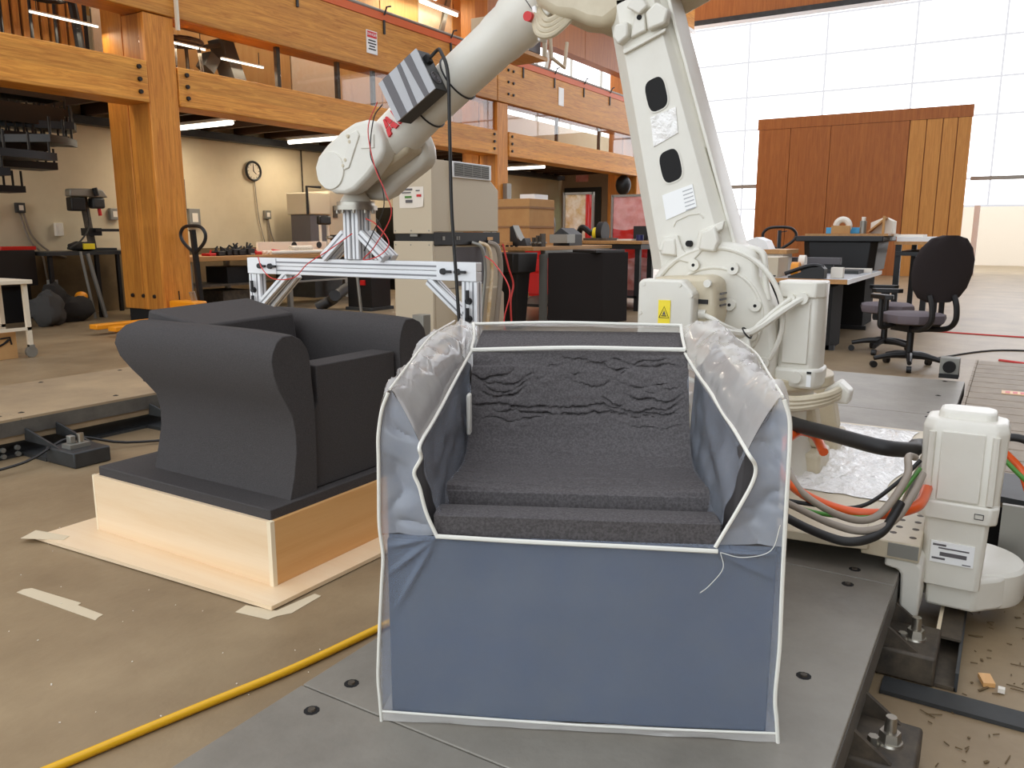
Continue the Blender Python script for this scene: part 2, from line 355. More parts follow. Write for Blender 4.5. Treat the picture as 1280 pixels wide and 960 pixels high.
for x in (5.4, 5.75, 6.05): M().tube([(x, 10.45, 3.3), (x, 10.45, 4.0)], .02).build('leg', m_black, uc)
bc = T('bentwood_chair', 'upturned brown bentwood chair behind the loft glass', 'chair', (7.5, 10.0, 3.3))
M().ring((7.5, 10.0, 3.78), (0, 0, 1), .28, .035).build('seat_ring', m_rust, bc); M().cyl((7.5, 10, 3.76), (7.5, 10, 3.79), .26).build('seat', m_dark, bc)
for a in (.6, 2.2, 3.8, 5.4): M().tube([(7.5+.24*cos(a), 10+.24*sin(a), 3.78), (7.5+.28*cos(a), 10+.28*sin(a), 3.3)], .025).build('leg', m_rust, bc)
gl = T('grey_sheet', 'grey folded sheet leaning behind the loft glass', 'panel', (8.25, 10, 3.3))
M().frame((8.3, 10.0, 3.62), V((.9, 0, .35)).normalized(), (0, 1, 0), V((-.35, 0, .9)).normalized(), .1, .15, .36).build('leaf', m_bagg, gl); M().frame((8.1, 10, 3.84), (1, 0, .25), (0, 1, 0), (-.25, 0, 1), .22, .1, .025).build('flap', m_bagg, gl)
M().frame((7.95, 10, 3.58), V((.8, 0, -.5)).normalized(), (0, 1, 0), V((.5, 0, .8)).normalized(), .09, .1, .12).build('bracket', m_bagg, gl)
# high structure over the hall
vb = T('plywood_valance', 'red brown plywood bulkhead hanging above the loft rail behind the robot elbow', 'panel', (18, 9.4, 5.35))
for k in range(4): M().box(14.1+k*2.15, 14.1+k*2.15+2.13, 9.3, 9.6, 5.36, 8.9).build('plywood_sheet', m_ply, vb, smooth=False)
st(M().box(25, 25.5, -6.9, 9.1, 7.55, 8.95).build('trim_4', m_ply, smooth=False)); st(M().box(24.95, 25.05, -6.9, 9.1, 7.38, 7.54).build('trim_5', m_dsteel))
st(M().box(24.9, 25.0, -6.9, 9.15, 7.28, 7.38).build('trim_6', m_white))
lb = T('short_timber', 'short end of a golden timber above the robot arm by the far beam', 'beam', (20, 8.3, 7.1))
M().frame((20.5, 8.35, 7.12), V((1, 0, 0)), (0, 1, 0), (0, 0, 1), 2.0, .3, .45).build('glulam', m_glulam, lb); M().box(18.5, 22.5, 8.0, 8.06, 6.57, 6.66).build('strip_light', m_white, lb)
for k in range(7): st(M().box(-1+k*3.2, -.75+k*3.2, 9.9, 12.1, 6.6, 7.1).build('trim_7', m_ply, smooth=False))
st(M().box(-2, 14.4, 9.9, 12.2, 7.1, 7.2).build('ceiling_upper_loft', m_ply, smooth=False))
for k, (y, z) in enumerate(((10.3, 6.3), (10.7, 6.2), (11.2, 6.35))):
    tag(M().tube([(-2, y, z), (14.4, y, z)], .07).build('ceiling_pipe', m_rust), ('brown pipe under the upper loft ceiling, nearest the rail', 'brown pipe under the upper loft ceiling, middle of three', 'brown pipe under the upper loft ceiling, nearest the wall')[k], 'pipe', 'pipes under the upper ceiling')
for k, (x, y) in enumerate(((15.6, 11.2), (18.0, 11.2), (20.4, 11.2))):
    tag(M().bar((x-.9, y, 4.6), (x+.7, y, 8.6), .12, .12).build('roof_strut', m_galv), ('nearest', 'middle', 'farthest')[k]+' slanting grey strut before the bright loft windows', 'strut', 'struts before the loft windows')
# lamps under and above the loft, some of them added or imitating reflections
def lamp(x, y, z, label, along='y', L=1.2, power=32, col=(1, .88, .7), r=.035):
    t = T('ceiling_light', label, 'light', (x, y, z), group='fluorescent lights')
    d = (0, L/2, 0) if along == 'y' else (L/2, 0, 0); p = V((x, y, z))
    M().bar(p-V(d)+V((0, 0, r*1.45)), p+V(d)+V((0, 0, r*1.45)), r*4, r*1.2).build('housing', m_white, t); M().tube([p-V(d), p+V(d)], r).build('tube', m_lamp, t)
    for s in (-.8, .8): M().tube([p+V(d)*s+V((0, 0, r*2)), p+V(d)*s+V((0, 0, .2))], .006).build('hanger', m_dsteel, t)
    if power:
        l = bpy.data.lights.new('tube_light', 'AREA'); l.shape = 'RECTANGLE'; l.size = .15; l.size_y = L; l.energy = power; l.color = col
        o = bpy.data.objects.new('tube_light', l); C.objects.link(o); o.location = (x, y, z-.06); o.rotation_euler = (0, 0, 0 if along == 'y' else pi/2); o.parent = t; o.matrix_parent_inverse = mat_of(t).inverted()
lamp(8.55, 10.95, 2.86, 'lit tube light under the loft just right of the thick post', 'y', 1.3)
lamp(10.9, 10.95, 2.86, 'lit tube light under the loft above the robot wrist', 'y', 1.3)
lamp(13.6, 10.95, 2.86, 'lit tube light under the loft above the beige cabinet', 'y', 1.3)
lamp(18.2, 10.95, 2.86, 'lit tube light under the loft above the cardboard carton', 'y', 1.3)
lamp(2.8, 10.95, 2.95, 'added unseen tube light beyond the spiral stair near the wall', 'y', 1.3)  # added out of view to light the left end
lamp(14.8, 11.0, 5.95, 'lit tube light high up under the upper loft ceiling', 'x', 1.3, 3)
lamp(6.06, 10.25, 3.80, 'thin lit strip imitating a lamp reflection before the slat screen', 'x', .85, 10, r=.012)  # this and the next two glowing strips imitate lamps reflected in the glass
lamp(7.4, 9.8, 3.70, 'thin lit strip imitating a lamp reflection above the bentwood chair', 'x', .7, 8, r=.012)
lamp(8.35, 9.75, 3.62, 'thin lit strip imitating a lamp reflection before the grey sheet', 'x', .75, 8, r=.012)
for k in range(4): lamp(6.2+2.5*k, 10.75, 6.0, ('first', 'second', 'third', 'fourth')[k]+' added unseen tube light under the upper loft ceiling from the spiral stair', 'x', 1.3, 26)  # added, hidden behind the upper beam, to brighten the loft panels
# danger sign
sg = T('danger_sign', 'small white danger sign on the upper beam', 'sign', (10.72, 9.375, 4.3))
M().box(10.6, 10.86, 9.366, 9.378, 4.13, 4.49).build('plate', m_white, sg); M().box(10.615, 10.845, 9.362, 9.367, 4.38, 4.475).build('header', m_logo, sg)
text('DANGER', .062, 'lettering', m_white, sg, axes((10.73, 9.36, 4.428), (1, 0, 0), (0, 0, 1)))
for k, w in enumerate((.09, .10, .07, .09)): M().box(10.73-w, 10.73+w, 9.363, 9.367, 4.325-k*.045, 4.345-k*.045).build('text_line', m_black, sg)
# pale notice on far beam
tag(M().box(17.2, 17.45, 9.366, 9.378, 4.15, 4.55).build('notice', m_white), 'small white notice on the far upper beam', 'sign')
# ------------------------------------------------------------------ plywood partition standing far off
pw = T('plywood_partition', 'tall red brown plywood partition standing before the bright end wall', 'partition', (25.75, 4.2, 0))
M().box(25.7, 25.8, 1.3, 7.0, 0, 4.3).build('backing', m_ply, pw, smooth=False)
for a, b, mm in ((6.05, 6.98, m_ply), (4.9, 6.04, m_ply), (2.82, 4.89, m_ply), (2.4, 2.81, m_plyl), (2.0, 2.39, m_plyl), (1.64, 1.99, m_plyl), (1.3, 1.63, m_plyl)):
    M().box(25.64, 25.7, a, b-(.004 if mm is m_ply else .014), 0, 4.3).build('board', mm, pw, .002)
M().box(25.63, 25.82, 1.28, 7.02, 4.305, 4.62).build('head_rail', m_ply, pw)
# far loft wall: dark window with frame
wd = st(bpy.data.objects.new('window_3', None)); C.objects.link(wd)
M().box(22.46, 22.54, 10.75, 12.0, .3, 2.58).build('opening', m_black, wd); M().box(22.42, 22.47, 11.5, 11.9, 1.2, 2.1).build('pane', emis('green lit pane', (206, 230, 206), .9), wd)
st(M().box(22.44, 22.5, 9.45, 10.4, 0, 3.05).build('door_2', m_ply))
ph = T('pendant_speaker', 'black lamp fixture hanging by the far timber post', 'lamp', (21.5, 9.6, 2.4))
M().ball((21.5, 9.6, 2.55), .22, 12, (1, 1, 1.3)).build('body', m_black, ph); M().tube([(21.5, 9.6, 2.8), (21.5, 9.6, 3.1)], .03).build('stem', m_black, ph)
tag(M().box(14.82, 15.0, 9.30, 9.405, 1.9, 2.25).build('junction_box', m_galv), 'grey electric box on the farther timber post', 'electrical box')
# ------------------------------------------------------------------ machine beds
def bed(y0, x0, n, label, mtop, name='robot_track_bed'):
    t = T(name, label, 'track bed', (x0+n*.62, y0+.52, 0)); L = 1.245
    for k in range(n):
        M().box(x0+k*L+.002, x0+(k+1)*L-.002, y0, y0+1.05, .13, .22).build('deck_plate', [mtop], t, .0025)
    M().box(x0, x0+n*L, y0-.002, y0+.03, .125, .205).build('edge_plate', m_plateside, t); M().box(x0, x0+n*L, y0+.006, y0+.05, .09, .125).build('packing_strip', m_plate2 if mtop is m_plate2 else m_rust, t)
    for y in (y0+.02, y0+.92):
        q = M().box(x0, x0+n*L, y, y+.12, .075, .09); q.box(x0, x0+n*L, y+.05, y+.065, .015, .075); q.box(x0, x0+n*L, y, y+.12, 0, .015); q.build('girder', m_dsteel, t)
    for k in range(n):
        for dx in (.06, .62, 1.185):
            for dy in (.115, .96):
                M().cyl((x0+k*L+dx, y0+dy, .19), (x0+k*L+dx, y0+dy, .2206), .017, None, 10).build('bolt_hole', m_blackm, t); bolt(t, (x0+k*L+dx, y0+dy, .2205), (0, 0, 1), .009, .004, m_rust)
    return t
main = bed(.195, 1.13-1.245*2, 6, 'grey steel robot track bed under the plastic wrapped chair', m_plate)
left = bed(4.5, 2.2-1.245*3, 6, 'tan dusty track bed behind the chair on the plywood box', m_plate2)
def foot(t, x, y, s, m, L=.15):
    """foot block standing out on the floor from a bed: base, gussets, anchor bolts"""
    a = max(0, L-.27); M().box(x-.10, x+.10, min(y+s*a, y+s*L), max(y+s*a, y+s*L), 0, .085).build('foot_block', m, t, .008)
    for dx in (-.09, .08):
        M().prism([(y, .085), (y+s*L*.7, .085), (y, .16)], 'x', x+dx, x+dx+.012).build('gusset', m, t)
    if L > .3: M().box(x-.1, x+.1, min(y, y+s*a), max(y, y+s*a), 0, .02).build('foot_plate', m, t); return
    by = y+s*(L-.06); bolt(t, (x+.0, by, .085), (0, 0, 1), .032, .005, m_steel, 'washer', 16); bolt(t, (x+.0, by, .09), (0, 0, 1), .026, .022, m_steel, 'nut', 6); bolt(t, (x+.0, by, .112), (0, 0, 1), .014, .035, m_steel, 'stud', 10)
    bolt(t, (x-.03, by+.03, .085), (0, 0, 1), .014, .022, m_steel, 'nut', 6)
for x in (2.30, 3.05, 4.45): foot(left, x, 4.52, -1, m_dsteel, .5)
for x in (1.81, 2.36): foot(main, x, .22, -1, m_rust)
for k in range(7):
    for j in range(2): bolt(left, (1.72+k*.075, 4.515, .055-j*.035), (0, -1, 0), .015, .012, m_galv)
tag(M().tube([(1.2, 4.3, .05), (1.75, 4.25, .03), (2.05, 4.2, .05), (2.35, 4.3, .1), (2.6, 4.2, .03), (2.95, 4.05, .01), (3.25, 4.1, .01), (3.6, 4.15, .01)], .008, 6, 5).build('black_cable', m_rubber), 'thin black cable trailing along the foot of the tan bed', 'cable')
cl = T('valve_fitting', 'small white valve fitting sitting on the foot block of the tan bed', 'fitting', (2.28, 4.15, .085))
M().box(2.25, 2.28, 4.13, 4.17, .108, .15).build('body', m_galv, cl, .004); M().cyl((2.31, 4.14, .10), (2.31, 4.14, .155), .018).build('cap', m_steel, cl); M().box(2.23, 2.34, 4.10, 4.18, .086, .108).build('clip', m_galv, cl)
# floor beyond the bed on the near right: cable channel, strip, shavings
ch = T('cable_channel', 'narrow steel channel lying on the floor beside the near bed', 'channel', (2.6, .04, 0))
M().box(2.27, 3.3, .075, .085, .002, .07).build('side', m_birche, ch); M().box(2.27, 3.3, .02, .075, .002, .012).build('bottom', m_rust, ch); M().box(2.27, 3.3, .015, .023, .002, .055).build('side', m_dsteel, ch); M().box(2.46, 3.3, .02, .075, .055, .062).build('cover', m_rust, ch)
for k in range(4): M().box(2.29+k*.03, 2.305+k*.03, .0745, .0765, .02, .05).build('slot', m_blackm, ch)
tag(M().box(2.16, 2.24, -1.6, .19, .001, .012).build('floor_strip', m_dsteel), 'dark flat steel strip crossing the floor below the white motor', 'strip')
sh = M()
for k in range(230):
    x, y = random.uniform(1.6, 3.0), random.uniform(-.45, .06)
    a = random.uniform(0, 6.3); l = random.uniform(.004, .02) if k % 6 else .04
    sh.bar((x, y, .003), (x+cos(a)*l, y+sin(a)*l, .004), .002 if k % 5 else .006, .002)
tag(sh.build('wood_shavings', m_wall2), 'scattered dark wood shavings on the floor right of the bed', 'shavings', kind='stuff')
sh = M()
for k in range(80):
    x, y = random.uniform(.4, 2.2), random.uniform(1.35, 3.4); a = random.uniform(0, 6.3); l = random.uniform(.001, .005)
    sh.bar((x, y, .002), (x+cos(a)*l, y+sin(a)*l, .003), .003, .002)
tag(sh.build('pale_crumbs', m_paper), 'tiny pale crumbs scattered on the open floor', 'crumbs', kind='stuff')
wr = T('wrapper_scrap', 'crumpled orange scrap on the floor right of the channel', 'scrap', (2.35, -.06, 0))
M().frame((2.36, -.05, .012), V((1, .4, .2)).normalized(), V((-.4, 1, 0)).normalized(), (0, 0, 1), .02, .015, .006).build('scrap', m_birchr, wr); M().frame((2.33, -.085, .01), (1, 0, 0), (0, 1, 0), (0, 0, 1), .008, .008, .006).build('crumb', m_paper, wr)
# ------------------------------------------------------------------ hose and tape on the open floor
tag(M().tube([(.3, 1.86, .012), (.85, 1.73, .012), (1.02, 1.69, .012), (1.18, 1.65, .012), (1.42, 1.59, .012), (1.74, 1.54, .012), (2.2, 1.47, .012), (2.9, 1.4, .012)], .0115, 10, 8).build('yellow_hose', m_yellow), 'yellow hose running across the concrete floor beside the bed', 'hose')
tag(M().prism([(1.275, 2.77), (1.30, 2.35), (1.315, 2.36), (1.335, 2.365), (1.33, 2.5), (1.345, 2.505), (1.32, 2.76), (1.30, 2.775)], 'z', .0005, .0018).build('tape_strip', m_tape), 'strip of torn masking tape alone on the open floor', 'tape')
# ------------------------------------------------------------------ plywood box with the bare foam chair
sheet = tag(M().prism([(1.635, 1.925), (2.85, 1.905), (2.85, 3.2), (1.565, 3.2)], 'z', .004, .018).build('plywood_sheet', m_birch, None, smooth=False), 'pale plywood sheet on the floor under the plywood box', 'sheet')
tag(M().prism([(1.52, 3.22), (1.60, 3.06), (1.635, 3.08), (1.60, 3.26)], 'z', .0185, .0195).build('tape_strip', m_tape), 'tape patch at the far left corner of the plywood sheet', 'tape')
tp = T('tape_corner', 'folded tape at the near corner of the plywood sheet', 'tape', (1.62, 1.93, 0)); M().prism([(1.57, 2.02), (1.59, 1.89), (1.62, 1.885), (1.66, 1.86), (1.80, 1.87), (1.80, 1.90), (1.645, 1.915), (1.62, 2.03)], 'z', .0005, .002).build('strip', m_tape, tp)
bx = T('plywood_box', 'open plywood box carrying the bare foam chair', 'box', (2.25, 2.55, .018))
M().box(1.74, 1.756, 2.046, 3.06, .018, .248).build('side_board', m_birch, bx, .001); M().box(1.74, 2.78, 2.03, 2.046, .018, .248).build('front_board', m_birchr, bx, .001)
M().box(2.764, 2.78, 2.046, 3.06, .018, .248).build('side_board', m_birch, bx); M().box(1.756, 2.764, 3.044, 3.06, .018, .248).build('back_board', m_birch, bx); M().box(1.739, 1.757, 2.029, 2.047, .018, .249).build('corner_edge', m_birche, bx)
M().box(1.739, 1.752, 3.05, 3.061, .018, .249).build('corner_edge', m_birche, bx)
fc = T('foam_armchair', 'bare dark foam armchair block on the plywood box', 'foam chair', (2.25, 2.5, .24))
M().prism([(1.758, 2.048), (2.762, 2.048), (2.762, 3.042), (1.758, 3.042)], 'z', .10, .283).build('foam_slab', m_foam, fc, .004)
zz = [.28, .36, .45, .52, .58, .63, .68, .73, .78, .82, .85, .868]
xo = [1.865, 1.885, 1.90, 1.90, 1.89, 1.865, 1.84, 1.825, 1.82, 1.828, 1.85, 1.885]
xi = [1.995]*8+[1.99, 1.98, 1.96, 1.93]
yr = [2.83, 2.83, 2.82, 2.815, 2.82, 2.85, 2.89, 2.935, 2.955, 2.945, 2.92, 2.88]
yf = [2.065, 2.062, 2.06, 2.06, 2.06, 2.062, 2.068, 2.07, 2.07, 2.07, 2.075, 2.085]
def arm(mir):
    g = (lambda x: x) if not mir else (lambda x: 4.475-x)
    prof = [(xo[i], zz[i], i) for i in range(12)]+[(xi[i], zz[i], i) for i in range(11, -1, -1)]
    secs = []
    for k in range(15):
        t = k/14; q = []
        for x, z, i in prof:
            y = yf[i]+(yr[i]-yf[i])*t
            q.append((g(x), y, z-(.012*(1-t)**6 if z > .8 else 0)))
        secs.append(q)
    return M().loft(secs)
arm(0).build('arm', m_foam, fc, .003); arm(1).build('arm', m_foam, fc, .003)
M().prism([(1.99, .285), (2.485, .285), (2.485, .575), (2.465, .60), (2.465, .735), (2.035, .735), (2.035, .60), (2.01, .565), (1.99, .56)], 'y', 2.085, 2.2).build('front_panel', m_foam, fc, .004)
M().box(2.036, 2.464, 2.2, 2.75, .285, .66).build('seat', m_foam, fc, .01)
M().loft([[(1.93, 2.56, .6), (2.42, 2.56, .6), (2.42, 2.6, .868), (1.93, 2.56, .862)], [(1.95, 3.0, .6), (2.45, 3.0, .6), (2.47, 2.94, .915), (1.96, 2.93, .90)]]).build('backrest', m_foam, fc, .01)
# ------------------------------------------------------------------ plastic wrapped foam chair (local frame: x along the front, y to the back)
BZ = -math.radians(63.44); BL = (1.13, 1.01, .22)
fb = T('carved_foam_chair', 'carved grey foam armchair inside the clear plastic cover', 'foam chair', BL, BZ)
def B(m, name, mt, par, **k): return m.build(name, mt, par, local=True, **k)
B(M().box(.014, .771, .014, .76, .004, .385), 'base_block', m_foamp, fb, bev=.004)
lw = [(.0, .585), (.072, .62), (.052, .66), (.038, .682), (.02, .655), (.012, .6), (.012, .38)]
def armf(sx):
    A = []
    for k in range(7):
        t = k/6; dz = .035*t
        A.append([(sx(w if j else .088, t), .014+.74*t, z-(.028 if z > .6 else 0)+(dz if z > .5 else 0)) for j, (w, z) in enumerate(lw)]+[(sx(.10, t), .014+.74*t, .38)])
    return M().loft(A)
B(armf(lambda w, t: w+.004-.01*t), 'arm', m_foamp, fb, bev=.01); B(armf(lambda w, t: .785-w-.004+.012*t), 'arm', m_foamp, fb, bev=.01)
cracks = []
rc = random.Random(11)
for c0, c1, zz0, amp, wd, dp in ((.33, .62, .655, .010, .0022, .006), (.30, .36, .645, .006, .003, .006), (.12, .27, .60, .02, .0025, .006), (.14, .26, .585, .018, .0025, .006), (.12, .50, .545, .010, .003, .008), (.17, .56, .53, .008, .0028, .008),
        (.42, .645, .56, -.03, .003, .007), (.40, .645, .642, .012, .003, .008), (.105, .22, .615, .022, .003, .008), (.13, .25, .57, .02, .003, .008), (.5, .645, .565, .02, .003, .008), (.47, .64, .552, -.022, .003, .008), (.44, .645, .575, -.035, .0025, .007), (.45, .645, .545, -.02, .0025, .006), (.36, .47, .61, -.01, .002, .005), (.47, .62, .595, .02, .002, .005), (.12, .3, .515, .006, .002, .005), (.50, .64, .585, .02, .002, .005), (.2, .55, .462, -.004, .002, .004), (.15, .58, .448, -.004, .002, .004), (.5, .64, .50, .012, .002, .004), (.36, .4, .63, -.006, .0025, .005), (.27, .30, .615, .01, .003, .005), (.46, .52, .635, .012, .002, .004)):
    cracks.append((c0, c1, zz0, amp, wd, dp, rc.uniform(0, 20)))
prof = [(.004, .392), (.0, .442), (.05, .441), (.09, .434), (.098, .415), (.104, .392), (.122, .392), (.128, .43), (.132, .449), (.16, .453), (.24, .444), (.33, .433), (.41, .43), (.46, .442), (.495, .472), (.522, .52), (.55, .58), (.575, .635), (.595, .672), (.61, .682), (.70, .70), (.77, .712), (.775, .39)]
pl = [0]
for i in range(1, len(prof)): pl.append(pl[-1]+math.dist(prof[i], prof[i-1]))
def pat(s):
    s *= pl[-1]
    for i in range(1, len(pl)):
        if s <= pl[i]+1e-9:
            t = (s-pl[i-1])/(pl[i]-pl[i-1]); return [prof[i-1][k]+t*(prof[i][k]-prof[i-1][k]) for k in (0, 1)]
    return prof[-1]
def seat(u, v):
    d, z = pat(u); a = .112; w = a+v*(.66-a); cx = (v-.5)*2
    if .14 < d < .60: d -= .03*cx*cx*min(1, (d-.14)/.2)*(1 if d < .58 else .5); z += .008*cx*cx if d < .5 else 0
    dd = 0
    if d > .15 and z < .69:
        for c0, c1, zc, amp, wd, dp, sd in cracks:
            if c0-.01 < w < c1+.01:
                q = (w-c0)/(c1-c0); zc2 = zc+amp*(2*q-1)**2*(1 if amp > 0 else -1) + (amp if amp < 0 else 0) + .012*(noise.noise((w*22, sd, 0)))+.004*noise.noise((w*90, sd, 3))
                e = abs(z-zc2)
                if e < 3*wd: dd = max(dd, dp*math.exp(-(e/wd)**2)*min(1, max(0, min(w-c0, c1-w)+.01)/.03)*(.6+.6*noise.noise((w*40, sd, 7))))
        if d < .45:
            for d0, am, sd in ((.185, .02, 1), (.205, .025, 2), (.245, .02, 3), (.30, .03, 4), (.35, .03, 5), (.40, .02, 6)):
                dc_ = d0-am*(1-cx*cx)+.008*noise.noise((w*9, sd, 1))+.003*noise.noise((w*50, sd, 2)); e = abs(d-dc_); dd += .008*math.exp(-(e/.0035)**2)*max(0, .5+.9*noise.noise((w*6, sd*7, 5)))
        dd += .0016*noise.noise((w*30, z*60, 1))
    if z > .5: d += dd*1.6
    else: z -= dd
    if .1 < d < .128 : z += .004*noise.noise((w*20, 4, 2))
    return (w, d, z)
B(M().grid(seat, 420, 190), 'carved_seat', m_foam2, fb)
cv = T('plastic_cover', 'clear vinyl cover with cream piping over the carved foam chair', 'cover', BL, BZ)
nz = lambda p, s, a: a*noise.noise((p[0]*s, p[1]*s, p[2]*s))
def interp(tab, z):
    if z <= tab[0][0]: return tab[0][1]
    for i in range(1, len(tab)):
        if z <= tab[i][0]:
            t = (z-tab[i-1][0])/(tab[i][0]-tab[i-1][0]); return tab[i-1][1]+t*(tab[i][1]-tab[i-1][1])
    return tab[-1][1]
li = [(.0, .12), (.40, .121), (.45, .10), (.50, .088), (.53, .078), (.56, .092), (.585, .09), (.62, .075), (.66, .055), (.69, .036)]
lo = [(0, 0), (.1, -.004), (.2, .002), (.36, .014), (.45, .006), (.5, .01), (.6, .012), (.66, .022), (.69, .036)]
ri = [(.0, .65), (.40, .65), (.43, .665), (.48, .69), (.53, .712), (.56, .715), (.585, .70), (.62, .715), (.66, .735), (.69, .755)]
ro = [(0, .787), (.1, .776), (.2, .778), (.39, .774), (.6, .772), (.66, .768), (.69, .755)]
def front(u, v):
    z = .018+u*.385; w = interp(lo, z)+v*(interp(ro, z)-interp(lo, z)); p = (w, -.004, z)
    e = min(w, .785-w)
    cr_ = 0
    for px_, pz_, qx, qz in ((.121, .403, .0, .37), (.121, .403, .0, .30), (.121, .403, .02, .22), (.65, .39, .78, .385), (.65, .39, .78, .33)):
        L2 = (qx-px_)**2+(qz-pz_)**2; t = max(0, min(1, ((w-px_)*(qx-px_)+(z-pz_)*(qz-pz_))/L2)); dd = math.hypot(w-px_-t*(qx-px_), z-pz_-t*(qz-pz_)); cr_ += .007*math.exp(-(dd/.006)**2)*sin(pi*min(1, t+.08))
    return (w, -.006-cr_+nz(p, 5, .004)+nz(p, 14, .003*math.exp(-e*9)), z)
B(M().grid(front, 130, 200), 'front_panel', m_film, cv)
def farm(ia, oa):
    def f(u, v):
        z = .403+u*.284; a, b = interp(ia, z), interp(oa, z); w = a+v*(b-a); p = (w, 0, z); k = sin(pi*v)
        rg = (1-abs(noise.noise((w*9+z*14, z*9-w*6, 2))))**6; return (w, -.006+(nz(p, 9, .012)+.012*rg)*k, z)
    return f
B(M().grid(farm(li, lo), 56, 20), 'arm_front', m_filma, cv); B(M().grid(farm(ri, ro), 56, 20), 'arm_front', m_filma, cv)
LF = [(.09, .585), (.072, .625), (.052, .665), (.036, .69), (.016, .665), (.009, .60), (.006, .40), (0, .02)]
LR = [(.10, .665), (.10, .70), (.08, .728), (.04, .735), (-.005, .70), (-.022, .62), (-.012, .40), (-.004, .02)]
RF = [(.70, .585), (.717, .625), (.737, .665), (.755, .69), (.772, .665), (.776, .60), (.778, .40), (.787, .02)]
RR = [(.655, .665), (.66, .705), (.69, .735), (.745, .735), (.80, .69), (.825, .62), (.80, .40), (.79, .02)]
def roll(F, R):
    NF = [V((a, 0, b)) for a, b in F]; NR = [V((a, 0, b)) for a, b in R]
    SF = smoothpath(NF, 9); SR = smoothpath(NR, 9); n = len(SF)-1
    def f(u, v):
        k = min(n, round(v*n)); e = min(1, u*1.15)**.8; p = SF[k]*(1-e)+SR[k]*e; d = -.006+.78*u
        tp = max(0, min(1, (p.z-.45)/.1)); q = (p.x*1.6, d, p.z)
        rg = (1-abs(noise.noise((q[0]*6+d*5, d*7-q[0]*6, 4))))**5+.7*(1-abs(noise.noise((q[0]*10-d*7, d*8+q[0]*5, 9))))**6-.6*(1-abs(noise.noise((q[0]*7-d*3, d*9, 19))))**5; a = tp*(.016*noise.noise((q[0]*6, d*5, 1))+.014*rg-.004)*min(1, u*10)*min(1, v*6); b = .004*noise.noise((d*6, p.z*6, 9))
        s = -1 if F is LF else 1
        return (p.x+s*(a*.6+b), d, p.z+a)
    return f, n
for F, R in ((LF, LR), (RF, RR)):
    f, n = roll(F, R); B(M().grid(f, 110, n), 'arm_cover', m_filmw, cv)
def flap(s):
    def f(u, v):
        d = .0+.60*v; t = d/.6
        if s < 0: top = V((.09+.012*t, d, .585+.09*t)); bot = V((.124-.01*t, min(d, .5)*.95, .405+.05*t+.17*max(0, t-.75)))
        else: top = V((.70-.042*t, d, .585+.09*t)); bot = V((.652+.008*t, min(d, .5)*.95, .405+.05*t+.17*max(0, t-.75)))
        p = top.lerp(bot, u); k = sin(pi*min(1, u*1.1))
        p.x += -s*(.012*noise.noise((d*12, u*4, s))+.01*noise.noise((d*5, u*2, 3+s)))*k
        return p
    return f
for s in (-1, 1): B(M().grid(flap(s), 24, 40), 'inner_flap', m_filmi, cv)
def back(u, v):
    w = .10+v*.56
    pts = [(.745, .728), (.77, .734), (.785, .71), (.79, .4), (.79, .02)]; k = u*4; i = min(3, int(k)); t = k-i
    return (w, pts[i][0]+t*(pts[i+1][0]-pts[i][0])+nz((w, u, 0), 9, .004), pts[i][1]+t*(pts[i+1][1]-pts[i][1])+nz((w, u, 5), 7, .004))
B(M().grid(back, 20, 24), 'back_panel', m_filmw, cv)
def pipe(pts, r=.0042, sm=6): return B(M().tube(pts, r*.85, 7, sm), 'piping', m_pipe, cv)
fy = -.011
pipe([(interp(lo, z)-.002, fy, z) for z in (.0, .05, .1, .2, .3, .36, .42, .5, .56, .6, .65, .685)])
pipe([(interp(ro, z)+.002, fy, z) for z in (.0, .05, .1, .2, .3, .36, .42, .5, .56, .6, .65, .685)], .005)
pipe([(.0, fy, .022), (.2, fy, .018), (.45, fy-.002, .016), (.785, fy, .02)], .003)
pipe([(.118, fy, .403), (.3, fy, .398), (.5, fy, .395), (.655, fy, .392)], .0055)
pipe([(a, fy, z) for z, a in li[1:7]]+[(.094+.010*t, .6*t, .59+.088*t+.006*noise.noise((t*9, 2, 2))) for t in (.15, .3, .5, .75, 1)], .0045)
pipe([(a, fy, z) for z, a in ri[1:7]]+[(.698-.042*t, .6*t, .59+.088*t+.006*noise.noise((t*9, 5, 2))) for t in (.15, .3, .5, .75, 1)], .0045)
pipe([(.104, .595, .680), (.2, .595, .684), (.38, .592, .690), (.55, .594, .689), (.655, .596, .688)], .007)
pipe([(.085, .745, .732), (.3, .75, .738), (.5, .75, .736), (.66, .745, .734)], .005)
pipe([(.104, .595, .682), (.10, .68, .705), (.09, .745, .735)], .005); pipe([(.655, .596, .69), (.657, .68, .71), (.66, .745, .735)], .005)
pipe([(.035, fy, .692), (.03, .2, .712), (.03, .45, .738), (.035, .75, .74)], .003); pipe([(.756, fy, .692), (.775, .2, .70), (.80, .45, .705), (.81, .75, .70)], .003)
B(M().grid(lambda u, v: (-.004+v*.79, -.012+nz((v*3, u, 1), 3, .003), .02-u*.018), 3, 40), 'hem_flap', m_filmw, cv)
for k, pts in enumerate([[(.66, fy, .39), (.665, fy-.006, .36), (.64, fy-.008, .325), (.625, fy-.006, .31)], [(.66, fy, .39), (.70, fy-.008, .385), (.75, fy-.008, .40), (.765, fy-.006, .45)]]): B(M().tube(pts, .0007, 5, 6), 'loose_thread', m_pipe, cv)
B(M().box(.118, .128, .40, .43, .50, .60), 'tab', m_pipe, cv, bev=.004)
